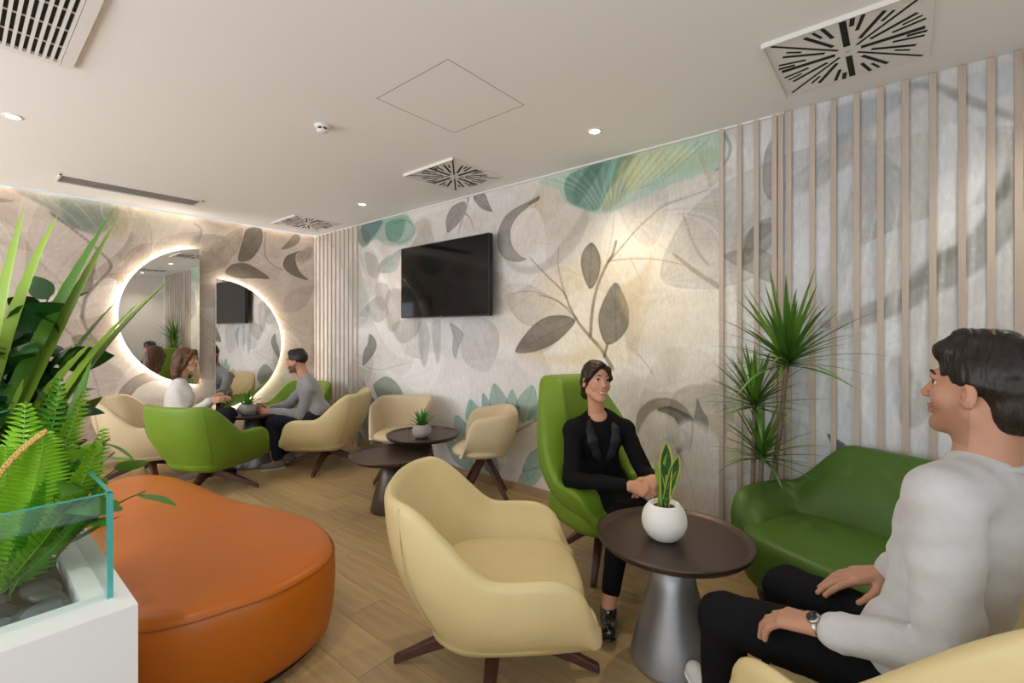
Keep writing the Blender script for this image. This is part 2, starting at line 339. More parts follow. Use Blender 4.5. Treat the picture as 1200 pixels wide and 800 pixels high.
m.fill([(798, 495), (830, 500), (846, 530), (846, 600), (806, 600), (800, 540)], 'ecebea', .7, 2, .3); m.fill([(752, 498), (775, 484), (795, 505), (788, 530), (760, 530)], W1, .55, 2, .4)
m.fill([(776, 415), (790, 404), (800, 420), (790, 450), (778, 440)], 'bcae94', .4, 3, .5); m.line([(748, 415), (760, 430), (768, 444)], '7e715b', .006, .004, .5)
m.line([(812, 490), (811, 510), (808, 530)], '4d4840', .006, .003, .7)
# teal leaves along the foot of the wall
for P in [[(526, 570), (540, 545), (570, 540), (580, 560), (560, 572)], [(545, 480), (552, 466), (556, 490), (552, 510), (546, 500)], [(565, 462), (570, 475), (574, 500), (584, 490), (566, 512)]]: m.fill(P, '7db0a3', .5, 1, .4)
for t, b, w in [((566, 460), (577, 498), 6), ((579, 449), (590, 500), 12), ((551, 468), (560, 505), 10), ((624, 451), (612, 495), 13), ((648, 468), (618, 492), 9), ((600, 456), (600, 500), 9), ((534, 486), (552, 530), 11), ((522, 512), (556, 552), 10), ((512, 540), (548, 568), 9), ((652, 520), (612, 552), 11), ((640, 545), (604, 572), 10), ((560, 520), (585, 560), 9)]:
    t, b = np.array(t, float), np.array(b, float); d = b-t; n = np.array([-d[1], d[0]])/np.hypot(*d)*w
    m.leaf([t, t+d*.3+n*.75, t+d*.6+n, t+d*.9+n*.4, b, t+d*.9-n*.4, t+d*.6-n, t+d*.3-n*.75], '337366', '86b8aa', .68, 5, '245b51', .4)
m.line([(605, 506), (622, 496), (640, 486), (648, 482)], '5a5643', .01, .006, .8)
m.leaf([(438, 450), (452, 441), (466, 450), (474, 470), (462, 478), (446, 470), (440, 460)], '59715d', '788872', .75, 5)
for t, b, w in [((436, 465), (446, 520), 7), ((424, 460), (432, 520), 6), ((421, 505), (428, 545), 7), ((448, 500), (436, 545), 6), ((460, 520), (440, 560), 7)]:
    t, b = np.array(t, float), np.array(b, float); d = b-t; n = np.array([-d[1], d[0]])/np.hypot(*d)*w
    m.leaf([t, t+d*.3+n*.75, t+d*.6+n, t+d*.9+n*.4, b, t+d*.9-n*.4, t+d*.6-n, t+d*.3-n*.75], '406455', '75715b', .7, 4)
m.line([(425, 446), (434, 462), (446, 480)], '444133', .008, .005, .8)
for P in [[(368, 300), (390, 290), (416, 380), (400, 430)], [(372, 450), (390, 400), (412, 470), (390, 500)]]: m.fill(P, W1, .5, 3)
for k in range(8): m.line([(372+6*k, 500-30*k), (382+5*k, 470-30*k), (396+3*k, 450-28*k)], '7f7e77' if k % 2 else W1, .006, .003, .5)
m.fill([(400, 480), (412, 440), (419, 480), (410, 520)], '8fb3a6', .5, 1)
# pale grey bands behind the right hand slats
for P, c, a in [([(1190, 150), (1205, 215), (1190, 270), (1150, 315), (1100, 345), (1060, 365), (1000, 385), (960, 380), (1040, 345), (1100, 300), (1140, 270), (1165, 230), (1180, 190)], '87877f', .7),
        ([(1164, 232), (1182, 200), (1184, 222), (1168, 246)], '595751', .75), ([(1050, 100), (1090, 96), (1130, 108), (1184, 132), (1182, 140), (1120, 118), (1090, 106)], '7f7e77', .6),
        ([(975, 128), (1060, 105), (1084, 95), (1040, 135), (1000, 160), (975, 175)], '9aa6b2', .6), ([(1060, 105), (1000, 180), (960, 240), (925, 260), (985, 170), (1030, 130)], 'b9b7b2', .5),
        ([(1080, 120), (1110, 115), (1090, 200), (1060, 330), (1040, 360), (1050, 250)], 'c7c7c2', .5), ([(1130, 90), (1200, 70), (1190, 110), (1140, 110)], 'b9bfc7', .5),
        ([(1068, 320), (1110, 290), (1120, 300), (1070, 340)], '7c7b73', .6), ([(920, 250), (960, 220), (1000, 200), (960, 330), (930, 400)], 'e4e8f0', .6), ([(1100, 160), (1140, 150), (1160, 200), (1120, 260), (1090, 290)], 'eceff4', .6),
        ([(1080, 350), (1140, 330), (1184, 300), (1184, 500), (1100, 500), (1060, 430)], 'c9c9c4', .5), ([(1040, 430), (1060, 420), (1090, 480), (1060, 500)], '888880', .4), ([(900, 420), (1000, 400), (1060, 460), (1000, 530), (900, 530)], 'd9dfe8', .5)]:
    m.fill(P, c, min(1, a*1.25), 1, .45)
for P in [[(848, 300), (880, 320), (905, 330), (905, 300), (880, 290)], [(868, 310), (880, 270), (905, 262), (905, 285), (890, 300)], [(896, 180), (908, 160), (912, 165), (912, 215), (905, 235), (894, 220)], [(872, 280), (886, 262), (905, 255), (905, 270), (888, 285), (876, 300)]]:
    m.fill(P, '6c6457', .65, 0, .4, '837c71', .2)
m.leaf([(970, 508), (980, 514), (990, 520), (996, 532), (984, 530), (976, 524), (972, 516)], '333c45', '4a535b', .85, 3)
for k in range(14): m.line([(930+20*k, 520-8*k), (960+18*k, 400-9*k), (1000+14*k, 260-9*k)], 'f4f6fa' if k % 3 else 'aab0b6', .012, .006, .4)
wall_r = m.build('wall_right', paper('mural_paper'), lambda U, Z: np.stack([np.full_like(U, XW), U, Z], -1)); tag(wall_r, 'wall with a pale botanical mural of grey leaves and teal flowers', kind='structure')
# mirror wall
M2 = Mural(-2.62, XW, ZC, .008, bw, 'bfb0a4', 11)
m = M2
m.wash('8c7e71', .75, np.clip((m.n1-.45)*3, 0, 1)); m.wash('ddd4cb', .6, np.clip((m.n3-.5)*3.5, 0, 1)); m.wash('7c6f62', .35, np.clip((m.n2-.55)*3, 0, 1))
for P, c, a in [([(20, 240), (60, 235), (120, 300), (90, 380), (30, 340)], 'bfb1a4', .6), ([(150, 250), (230, 255), (250, 290), (180, 300)], 'e6ded4', .6), ([(250, 280), (300, 270), (340, 300), (330, 360), (290, 340)], 'd9cec5', .5),
        ([(330, 290), (364, 300), (364, 420), (335, 400)], 'dacfc8', .6), ([(90, 400), (140, 420), (170, 460), (130, 480), (95, 470)], 'ddd4cd', .7), ([(160, 440), (200, 450), (190, 480), (150, 480)], 'e9e2dc', .6)]:
    m.fill(P, c, a, 4, .5)
for k in range(40):
    rng = np.random.RandomState(100+k); x, y = rng.uniform(-40, 360), rng.uniform(230, 500); L = rng.uniform(30, 90); d = rng.uniform(-2.6, -.4); c = rng.uniform(-.8, .8)
    m.line([(x+L*t*math.cos(d+c*t), y+L*t*math.sin(d+c*t)) for t in (0, .33, .66, 1)], 'ece5de' if k % 3 else '64584d', .012 if k % 3 else .005, .002, .4)
m.petals(46, (-2.0, 3.2, .2, 2.6), (.5, 1.3), ['dfd5cb', '827365', 'e9e2da', '726457', 'c7b8aa'], 31, .38, '55483d')
m.fill([(14, 219), (70, 228), (134, 238), (138, 255), (124, 270), (108, 274), (85, 266), (62, 254), (56, 244), (36, 234)], '4c6a60', .75, 1, .4, '728477', .15)
m.fill([(72, 232), (130, 240), (120, 262), (100, 270), (80, 262)], '32574f', .6, 1, .5, '566f63'); m.fill([(132, 242), (154, 243), (150, 268), (136, 276), (124, 268)], '707044', .65, 1, .4, 'b7b07a')
m.fill([(160, 246), (214, 252), (200, 268), (160, 274)], '858a69', .5, 2, .4, 'd2d0b6'); m.line([(228, 262), (236, 270), (230, 284), (214, 288)], '828673', .012, .008, .6)
for k in range(7): m.line([(40+16*k, 232+2*k), (70+10*k, 250), (90+8*k, 268)], 'c3d2c6' if k % 2 else '3b584e', .005, .004, .5)
m.fill([(0, 232), (14, 234), (12, 230), (16, 236), (0, 237)], '544c46', .7)
m.leaf([(252, 300), (258, 284), (270, 272), (284, 268), (282, 286), (274, 300), (262, 306)], '807165', 'b8a899', .75, 6, '64584d')
m.leaf([(279, 304), (284, 282), (290, 268), (306, 268), (307, 284), (298, 300), (288, 306)], '494238', '645c50', .85, 5)
m.leaf([(316, 326), (300, 314), (286, 308), (272, 310), (264, 320), (280, 326), (300, 326)], '4c4339', '686054', .85, 6)
m.leaf([(361, 328), (350, 316), (346, 300), (352, 294), (336, 300), (332, 312), (342, 322)], '50483d', '6c6256', .85, 5)
m.leaf([(330, 292), (338, 282), (346, 274), (352, 278), (348, 286), (340, 290)], '686054', '7c7368', .8, 4); m.fill([(346, 300), (364, 288), (364, 302), (352, 308)], '7c7064', .6, 1)
m.line([(311, 272), (310, 290), (312, 302), (322, 312), (332, 316)], '4c4238', .008, .006, .8)
m.line([(60, 250), (100, 280), (128, 306), (127, 318), (110, 336), (100, 350), (96, 372)], '55493e', .012, .016, .8)
m.line([(128, 322), (150, 318), (166, 308), (176, 296)], '6a5b4c', .008, .005, .7); m.line([(96, 370), (104, 390), (120, 405)], '584e43', .016, .012, .7)
m.leaf([(92, 344), (96, 326), (104, 312), (112, 308), (110, 322), (108, 336), (100, 344)], '5d5349', '766b60', .75, 5); m.leaf([(126, 412), (110, 398), (96, 392), (84, 396), (92, 410), (108, 418)], '63594f', '786f64', .7, 4)
m.fill([(133, 478), (140, 458), (156, 442), (176, 436), (192, 446), (180, 446), (162, 454), (150, 470), (146, 480)], '564c44', .8, 0, .4, '72685f', .2)
m.line([(70, 380), (90, 400), (110, 440), (120, 480)], '6f6458', .012, .01, .5); m.line([(40, 300), (70, 330), (96, 360)], '6f6458', .01, .01, .5)
m.fill([(310, 440), (330, 430), (338, 460), (320, 480)], 'a8b89a', .5, 2); m.line([(300, 350), (330, 372), (352, 390)], '877a6e', .008, .006, .6)
for k in range(8): m.line([(288+6*k, 340+16*k), (310+6*k, 352+12*k), (345, 370+10*k)], 'b7a798', .005, .003, .5)
wall_b = m.build('wall_back', paper('mirror_wall_paper'), lambda U, Z: np.stack([U, np.full_like(U, YW), Z], -1)); tag(wall_b, 'beige botanical mural wall carrying the two half round mirrors', kind='structure')
# ------------------------------------------------------------------ floor of wood-look tiles, each its own plank
wood_floor = mat('floor_plank', 'b0966c', .42, 0, .08, 14, .16, 3.2, .4, stretch=(9, .7, 1), objvar=.1, detail=8)
grout = mat('floor_grout', 'b7a68c', .8)
fl = mk('floor', *box(-2.62, XW, -1.1, YW, -.05, -.003), grout, smooth=False); tag(fl, 'floor of light oak look tiles in staggered rows', kind='structure')
PW, PL = .2, 1.2
pv, pf = box(.0012, PW-.0012, .0012, PL-.0012, -.01, 0)
pme = mk('plank', pv, pf, wood_floor, fl, False); pme_d = pme.data; bpy.data.objects.remove(pme)
def clip_plank(x, y0, y1):
    if y1-y0 < .03: return
    if y0 <= -1.0 or y1 >= YW-.005 or x+PW > XW:
        yy0, yy1, x1 = max(y0, -1.1), min(y1, YW-.002), min(x+PW, XW-.002)
        if yy1-yy0 < .03 or x1-x < .02: return
        mk('plank', *box(x+.0012, x1-.0012, yy0+.0012, yy1-.0012, -.01, 0), wood_floor, fl, False)
    else: ob('plank', pme_d, fl, loc=(x, y0, 0))
for i in range(-1, 19):
    x = -.33+PW*i; off = [0, .42, .83, .21, .62, 1.02][i % 6]
    for k in range(-2, 7): clip_plank(x, -1.1+off+PL*k, -1.1+off+PL*(k+1))
mk('tiled_area', *box(-2.6, -.54, -1.1, YW-.002, -.01, -.001), wood_floor, fl, False)
# ------------------------------------------------------------------ ceiling, with a lit slot along the mirror wall
white = mat('ceiling_paint', 'f1f0ef', .85); white2 = mat('white_metal', 'e9e7e4', .45); dark = mat('vent_dark', '16140f', .8)
SLOT = .075
ce = mk('ceiling', *box(-2.62, XW+.05, -1.1, YW-SLOT, ZC, ZC+.12), white, smooth=False); tag(ce, 'white plaster ceiling', kind='structure')
mk('slot_top', *box(-2.62, XW+.05, YW-SLOT-.02, YW+.05, ZC+.12, ZC+.14), white, ce, False)
led = mat('led_strip_glow', (1, .93, .84), .5, emit=15)
mk('led_strip', *box(-1.4, XW-.02, YW-.05, YW-.03, ZC+.09, ZC+.11), led, ce, False)
bpy.data.objects['led_strip']['label'] = 'glowing strip in the slot between ceiling and mirror wall'
x0, y0 = on_z(525, 69, ZC)
for a, b, c, d in ((x0, x0+.004, y0, y0+.6), (x0+.6, x0+.604, y0, y0+.6), (x0, x0+.6, y0, y0+.004), (x0, x0+.6, y0+.6, y0+.604)):
    mk('access_panel_joint', *box(a, b, c, d, ZC-.0006, ZC+.01), mat('joint', '8c857c', .9), ce, False)
tr = mk('trim_1', *box(XW-.016, XW-.001, .55, YW-.002, ZC-.014, ZC-.001), white2, smooth=False); tag(tr, 'thin white shadow trim along the top of the mural wall', kind='structure')
# other walls
plaster = mat('wall_plaster', 'e4e0d8', .85, var=.02)
rear_w = mk('wall_rear', *join(box(-2.62, -2.15, -1.2, -1.1, 0, ZC), box(.75, XW, -1.2, -1.1, 0, ZC), box(-2.15, .75, -1.2, -1.1, 2.4, ZC)), plaster, smooth=False); tag(rear_w, 'plain off white wall facing the mirrors', kind='structure')
parts = []; ys = [-1.1]+[v for w in ADDED_WINDOWS for v in w]+[YW]
for i in range(0, len(ys), 2): parts.append(box(-2.72, -2.62, ys[i], ys[i+1], 0, ZC))
for a, b in ADDED_WINDOWS: parts += [box(-2.72, -2.62, a, b, 0, .5), box(-2.72, -2.62, a, b, 2.4, ZC)]
left_w = mk('wall_left', *join(*parts), plaster, smooth=False); tag(left_w, 'off white wall with three tall windows', kind='structure')
fr = mat('window_frame_paint', 'f0efec', .4)
glassm = bpy.data.materials.new('window_glass'); glassm.use_nodes = True; nt = glassm.node_tree
g = nt.nodes.new('ShaderNodeBsdfGlossy'); g.inputs['Roughness'].default_value = .02; t_ = nt.nodes.new('ShaderNodeBsdfTransparent'); mx_ = nt.nodes.new('ShaderNodeMixShader'); mx_.inputs[0].default_value = .05
nt.links.new(t_.outputs[0], mx_.inputs[1]); nt.links.new(g.outputs[0], mx_.inputs[2]); nt.links.new(mx_.outputs[0], nt.nodes['Material Output'].inputs[0])
for i, (a, b) in enumerate(ADDED_WINDOWS):
    w = mk('window_%d' % (i+1), *join(box(-2.7, -2.61, a, a+.06, .5, 2.4), box(-2.7, -2.61, b-.06, b, .5, 2.4), box(-2.7, -2.61, a, b, .5, .56), box(-2.7, -2.61, a, b, 2.34, 2.4), box(-2.69, -2.62, (a+b)/2-.03, (a+b)/2+.03, .5, 2.4)), fr, smooth=False); tag(w, 'tall white framed window beside the planter', kind='structure')
    for p in ((a+.06, (a+b)/2-.03), ((a+b)/2+.03, b-.06)): mk('pane', *box(-2.652, -2.646, p[0], p[1], .56, 2.34), glassm, w, False)
d = mk('door_1', *join(box(-2.15, -2.09, -1.17, -1.1, 0, 2.4), box(.69, .75, -1.17, -1.1, 0, 2.4), box(-.73, -.67, -1.17, -1.1, 0, 2.4), box(-2.15, .75, -1.17, -1.1, 2.34, 2.4), box(-2.15, .75, -1.17, -1.1, 0, .08)), mat('door_frame_dark', '23211f', .4), smooth=False); tag(d, 'glazed entrance front with dark frame', kind='structure')
for p in ((-2.09, -.73), (-.67, .69)): mk('pane', *box(p[0], p[1], -1.138, -1.132, .08, 2.34), glassm, d, False)
# baseboards
bb = mat('baseboard_wood', 'a78d6c', .5, var=.12, vscale=4, stretch=(1, .3, 8))
o = mk('baseboard_right', *box(XW-.014, XW-.001, .95, 5.2, 0, .075), bb, smooth=False); tag(o, 'low wooden skirting under the mural', kind='structure')
o = mk('baseboard_back', *box(-2.6, XW-.02, YW-.014, YW-.001, 0, .075), bb, smooth=False); tag(o, 'low wooden skirting under the mirrors', kind='structure')
# slats: each one a part of the wall
slatm = mat('slat_wood', 'c2b3a6', .55, 0, .05, 40, .08, 5, .3, stretch=(8, 8, .5), objvar=.05)
sme = mk('slat', *box(-.015, 0, -.014, .014, 0.0, ZC-.004), slatm, wall_r, False, bevel=.002).data; bpy.data.objects.remove(bpy.data.objects['slat'])
for y in (.912, .802, .703, .603, .568, .525, .406, .302, .195, .09, -.014, -.122, -.231, -.333, -.425, -.53, -.635, -.74, -.85):
    ob('slat', sme, wall_r, loc=(XW-.001, y, 0))
for k in range(11): ob('slat', sme, wall_r, loc=(XW-.001, 5.225+.1035*k, 0), scale=(1, .72, 1))
# ------------------------------------------------------------------ upholstered chairs
cream = mat('cream_leather', 'd2bf8e', .42, 0, .06, 90, .03, 8, .4); cream2 = mat('beige_leather', 'c8b696', .5, 0, .05, 90, .03, 8, .35)
green = mat('green_leather', '6a8a22', .42, 0, .06, 90, .04, 7, .4); green2 = mat('moss_green_leather', '4b6b26', .45, 0, .06, 90, .04, 7, .4)
walnut = mat('walnut_wood', '4a2a20', .38, 0, .05, 20, .25, 6, .5, stretch=(1, 1, 6)); seamc = mat('seam_cream', 'b5a57f', .6); seamg = mat('seam_green', '4d6f17', .6)
def tub_path(w, b, f, n, N, tap):
    P = [(f*(1-i/16), 1) for i in range(16)]                       # straight arm, then superelliptic back
    L = [(x, -w*(1-tap*(x/max(f, .01))**2)) for x, _ in P]
    for i in range(0, 65):
        a = -math.pi/2+math.pi*i/64
        c, s_ = math.cos(a), math.sin(a)
        L.append((-b*abs(c)**(2/n), w*math.copysign(abs(s_)**(2/n), s_)))
    L += [(x, -y) for x, y in reversed(L[:16])]
    L = np.array(L); d = np.r_[0, np.cumsum(np.hypot(*np.diff(L, axis=0).T))]; t = np.linspace(0, d[-1], N)
    return np.stack([np.interp(t, d, L[:, 0]), np.interp(t, d, L[:, 1])], -1)
def shell(root, m, w, b, f, zb, zback, zarm, zseat, t=.07, flare=.16, n=2.6, x_hi=None, x_lo=.02, drop=.14, zfront=None, narrow=0., rec=.12, tap=.06, N=60, name='shell', belly=.02, power=1., uprof=None):
    """wrap-round shell: outer face, rim and inner face lofted along the arm-back-arm path (x = forward)"""
    C = tub_path(w, b, f, n, N, tap); x_hi = -b*.72 if x_hi is None else x_hi; zfront = zb+.16 if zfront is None else zfront
    V = []; K = 0
    for i in range(N):
        x, y = C[i]; T = C[min(i+1, N-1)]-C[max(i-1, 0)]; T = T/np.hypot(*T); nx, ny = T[1], -T[0]
        if nx*(x+.0)+ny*y < 0: nx, ny = -nx, -ny
        s = smooth01((x_lo-x)/(x_lo-x_hi))**power
        if uprof: s = smooth01((uprof[1]-abs(2*i/(N-1)-1))/(uprof[1]-uprof[0]))
        zt = zarm+(zback-zarm)*s
        if x > f-drop: q = min(1, (x-(f-drop))/drop); zt = zfront+(zt-zfront)*math.sqrt(max(0, 1-q**2.4))
        H = zt-zb
        prof = [(-.62*w, zb+.012), (-.34*w, zb), (-.16*w, zb+.012), (-.05, zb+.05), (-.012+belly*.3, zb+.3*H), (belly*.6, zb+.6*H), (0, zt-.045), (-.006, zt-.014), (-.026, zt), (-t+.022, zt), (-t+.003, zt-.014), (-t, zt-.045),
                (-t-.012, max(zseat-.03, zb+.03)+max(0, zt-zseat)*.5), (-t-.03, max(zseat-.03, zb+.02)), (-t-.05, zb+.03)]
        K = len(prof); row = []
        for o, z in prof:
            o2 = o-flare*max(0, 1-(z-zb)/max(.05, (zarm-zb)))**1.3*(1 if o > -.15*w else .0)
            if o <= -.15*w: o2 = o-flare*.8
            px_, py_ = x+nx*o2, y+ny*o2
            up = max(0, (z-zarm)/max(.01, zback-zarm))
            py_ *= 1-narrow*smooth01(up)
            px_ -= rec*max(0, z-zseat)*(.35+.65*s)
            row.append((px_, py_, z))
        V.append(row)
    V = np.array(V); out = [V]                                       # rounded arm ends
    def end(row, dx):
        c = row.mean(0); r = []
        for sc, k in ((.86, .6), (.5, .95), (.08, 1.0)): q = c+(row-c)*sc; q[:, 0] += dx*k; r.append(q)
        return r
    a = end(V[0], .035); e = end(V[-1], .035)
    A = np.array(a[::-1]+list(V)+e); nu = len(A)
    Fs = [tuple(q) for q in grid_faces(nu, K)]+[(i*K+K-1, (i+1)*K+K-1, (i+1)*K, i*K) for i in range(nu-1)]
    Fs.append(tuple(range(K))); Fs.append(tuple((nu-1)*K+k for k in reversed(range(K))))
    o = mk(name, A.reshape(-1, 3), Fs, m, root, sub=1)
    return o, V
def recalc(o):
    import bmesh
    bm = bmesh.new(); bm.from_mesh(o.data); bmesh.ops.recalc_face_normals(bm, faces=bm.faces); bm.to_mesh(o.data); bm.free()
def cushion(root, m, x0, x1, w, z0, z1, n=3.2, name='seat', dome=.02, N=40, wf=1.):
    V = []; cx, ax = (x0+x1)/2, (x1-x0)/2
    prof = [(.5, z0), (.86, z0), (.97, z0+.025), (1, (z0+z1)/2), (.985, z1-.03), (.94, z1-.008), (.8, z1+dome*.3), (.45, z1+dome*.8), (.02, z1+dome)]
    for s, z in prof:
        for i in range(N):
            a = 2*math.pi*i/N; c, q = math.cos(a), math.sin(a)
            X = math.copysign(abs(c)**(2/n), c); Y = math.copysign(abs(q)**(2/n), q)
            V.append((cx+ax*s*X, w*s*Y*(1+(wf-1)*(X+1)/2), z))
    Fs = grid_faces(len(prof), N, closed_v=True)+[tuple(range(N)), tuple((len(prof)-1)*N+i for i in reversed(range(N)))]
    o = mk(name, V, Fs, m, root, sub=1); recalc(o); return o
def seam(root, V, i, m, a=3, b=8):
    p = [Vector((V[i, k, 0]*.993, V[i, k, 1]*.991, V[i, k, 2])) for k in range(a, b)]
    s = spline(np.array(p), 4, False)
    return mk('seam', *tube(s, .0022, 5), m, root)
def star_leg(R_, z_top, tip_w=.036, hub_w=.068, r0=.0, h0=.075, h1=.03, straight=False, z_tip=.0):
    V = []; n = 9
    for i in range(n):
        t = i/(n-1); r = r0+(R_-r0)*t
        if straight: z = z_top+(z_tip-z_top)*t
        else: z = z_top-(z_top-z_tip)*(t**1.55*.55+t*.45)
        w = (hub_w+(tip_w-hub_w)*t)/2; h = h0+(h1-h0)*t
        lo = z if i == n-1 else max(0, z-h*.15)
        V += [(r, -w, lo), (r, w, lo), (r, w*.82, lo+h), (r, -w*.82, lo+h)]
    Fs = [(0, 1, 2, 3), tuple((n-1)*4+k for k in (3, 2, 1, 0))]
    for i in range(n-1):
        for k in range(4): q = (k+1) % 4; Fs.append((i*4+k, (i+1)*4+k, (i+1)*4+q, i*4+q))
    return V, Fs
def star_base(root, R_, z_top, a0=0., hub=True, **kw):
    V, Fs = star_leg(R_, z_top-.07, **kw); me = None
    for k in range(4):
        if me is None:
            o = mk('leg', V, Fs, walnut, root, False, bevel=.006); recalc(o); me = o.data; o.rotation_euler = (0, 0, a0)
        else: ob('leg', me, root, bevel=.006, rot=(0, 0, a0+k*math.pi/2))
    if hub: mk('hub', *lathe([(.05, z_top-.1), (.055, z_top-.02), (.075, z_top+.02)], 24), walnut, root)
def lounge(loc, rz, m, sm, label, group=None, w=.415, b=.37, f=.36, zback=.80, zarm=.555, leg_a=0., name='lounge_chair', R_=.43, s=1., x_hi=None, x_lo=.02):
    r = empty(name, (*loc, 0), rz); tag(r, label, 'armchair', group)
    o, V = shell(r, m, w, b, f, .20, zback, zarm, .42, rec=.2, flare=.10, belly=.035, zfront=.36, drop=.2, t=.058, x_hi=x_hi, x_lo=x_lo); recalc(o)
    cushion(r, m, -b+.1, f-.0, w-.105, .22, .425, wf=1.0)
    for i in (19, 40): seam(o, V, i, sm)
    star_base(r, R_, .22, leg_a)
    r.scale = (s, s, s)
    return r
G_L = 'cream lounge chairs'
chairA = lounge((1.485, 1.33), R(-48), cream, seamc, 'cream leather lounge chair in the foreground with its back to the orange pouf', G_L, leg_a=R(-6), s=1.02)
chairM = lounge((1.68, -.06), R(65), cream, seamc, 'cream leather lounge chair that the man in the white sweatshirt sits in', G_L, leg_a=R(45), zarm=.52, zback=.93, x_hi=-.30, x_lo=.14)
chairG = lounge((2.58, 4.72), R(132), cream, seamc, 'cream lounge chair that the man in the grey sweater sits in', G_L)
chairL = lounge((1.26, 5.67), R(-26), cream2, seamc, 'beige lounge chair at the far left that the woman in white sits in', G_L, leg_a=R(20))
G_G = 'green tub chairs at the mirrors'
chairB = lounge((1.50, 4.84), R(24), green, seamg, 'green tub chair seen from behind beyond the orange pouf', G_G, leg_a=R(22), zback=.81)
chairN = lounge((2.64, 5.72), R(195), green, seamg, 'green tub chair against the mirror wall, mostly hidden behind the potted plant', G_G)
# high-back chair
hb = empty('high_back_chair', (2.575, 1.43, 0), R(-114)); tag(hb, 'tall green high back armchair that the woman in black sits in', 'armchair')
o, V = shell(hb, green, .37, .34, .30, .27, 1.13, .56, .43, t=.07, narrow=.22, rec=.2, x_hi=-.31, x_lo=.10, n=2.6); recalc(o)
cushion(hb, green, -.28, .33, .305, .28, .445); star_base(hb, .31, .29, R(45))
# loveseat
lv = empty('loveseat', (2.755, .13, 0), R(157)); tag(lv, 'wide moss green loveseat against the slatted wall', 'loveseat')
o, V = shell(lv, green2, .585, .36, .30, .13, .80, .56, .41, t=.085, flare=.10, n=3.2, uprof=(.22, .50), rec=.16, drop=.2, N=84); recalc(o)
for i in (30, 53): seam(o, V, i, seamg)
cushion(lv, green2, -.27, .40, .49, .14, .42, n=3.4, N=56); 
pl = cushion(lv, mat('plinth_dark', '2b211a', .5), -.24, .32, .45, 0, .135, n=3, name='plinth', dome=0)
# side chairs at the small tables
def side_chair(loc, rz, label):
    r = empty('side_chair', (*loc, 0), rz); tag(r, label, 'chair', 'small beige side chairs by the mural')
    o, V = shell(r, cream2, .29, .26, .18, .40, .78, .745, .46, t=.035, flare=.02, n=3.4, x_hi=-.2, x_lo=.05, drop=.15, zfront=.45, rec=.10, N=48, belly=.01); recalc(o)
    cushion(r, cream2, -.21, .27, .25, .395, .475, n=2.4)
    star_base(r, .29, .42, R(45), straight=True, hub_w=.08, tip_w=.034, h0=.06, h1=.03, r0=.02)
    return r
side_chair((2.90, 2.73), R(135), 'beige side chair turned with its curved back towards the camera')
side_chair((2.80, 3.74), R(218), 'beige side chair against the wall behind the two small tables')
# ------------------------------------------------------------------ tables
tray = mat('dark_bronze', '4b3d33', .36, .55, .03, 200, .08, 9, .5); steel = mat('brushed_steel', 'aeb1b8', .42, .85, .02, 8, .04, 3, .5, stretch=(1, 1, 40)); bronze = mat('bronze_cone', '5f564d', .4, .7)
def table(loc, h, r, rb, mc, label, group=None, rt=.062):
    t = empty('pedestal_table', (*loc, 0)); tag(t, label, 'table', group)
    mk('table_top', *lathe([(.02, h-.03), (r*.8, h-.03), (r*.95, h-.022), (r, h-.004), (r+.004, h+.012), (r-.004, h+.014), (r-.012, h+.002), (r-.03, h-.002), (.02, h-.002)], 72), tray, t)
    mk('cone_base', *lathe([(rb-.01, 0), (rb, .006), (rb, .02), (rb*.87, .12), (rt+(rb-rt)*.32, h*.62), (rt, h-.03)], 64), mc, t); return t
T1_ = table((2.01, .765), .535, .322, .18, steel, 'large round bronze tray table with steel cone base in the foreground')
T2_ = table((2.66, 3.235), .525, .315, .165, bronze, 'taller small round table carrying the succulent in a stone pot', 'small tray tables by the mural')
T3_ = table((2.27, 3.16), .44, .325, .16, bronze, 'lower small round table in front of the taller one', 'small tray tables by the mural')
T4_ = table((2.07, 5.36), .55, .27, .19, steel, 'round table between the couple seated by the mirrors')
# ------------------------------------------------------------------ orange pouf
orange = mat('orange_leather', 'b8620f', .4, 0, .05, 60, .05, 3, .45)
pf_px = [(392, 640), (383, 622), (362, 609), (330, 600), (295, 593), (262, 583), (235, 571), (205, 561), (175, 557), (145, 560), (120, 570), (104, 586)]
top = [on_z(x, y, .41) for x, y in pf_px]+[(.44, 3.55), (.40, 3.0), (.385, 2.5), (.385, 2.1)]+[on_z(x, y, .41) for x, y in ((162, 738), (215, 729), (270, 712), (320, 695), (360, 674), (384, 656))]
PV = spline(np.array(top), 5); ctr = PV.mean(0); n = len(PV)
pv = []; prof = [(.0, .02, .93), (.0, .04, .965), (.0, .2, 1.005), (.0, .36, 1.01), (0, .405, .995), (0, .423, .975), (0, .435, .93), (0, .445, .8), (0, .45, .5), (0, .45, .05)]
for _, z, s in prof:
    for p in PV: q = ctr+(p-ctr)*s; pv.append((q[0]-ctr[0], q[1]-ctr[1], z))
pfc = grid_faces(len(prof), n, closed_v=True)+[tuple(range(n)), tuple((len(prof)-1)*n+i for i in reversed(range(n)))]
pouf = empty('pouf', (ctr[0], ctr[1], 0)); tag(pouf, 'large kidney shaped orange leather pouf', 'pouf')
o = mk('upholstery', pv, pfc, orange, pouf, sub=1); recalc(o)
ring = [((p-ctr)*1.0)[:2] for p in PV]; mk('seam', *tube([(p[0]*.999, p[1]*.999, .4) for p in np.array(ring)]+[(ring[0][0], ring[0][1], .4)], .0028, 5), mat('seam_orange', '8f4a10', .6), o)
b_ = [(p[0]*.9, p[1]*.9) for p in np.array(ring)]
o = mk('plinth', [(x, y, z) for z in (0, .03) for x, y in b_], [tuple(range(n))[::-1], tuple(range(n, 2*n))]+[(i, (i+1) % n, n+(i+1) % n, n+i) for i in range(n)], mat('pouf_plinth', '2a1a10', .6), pouf, False); recalc(o)
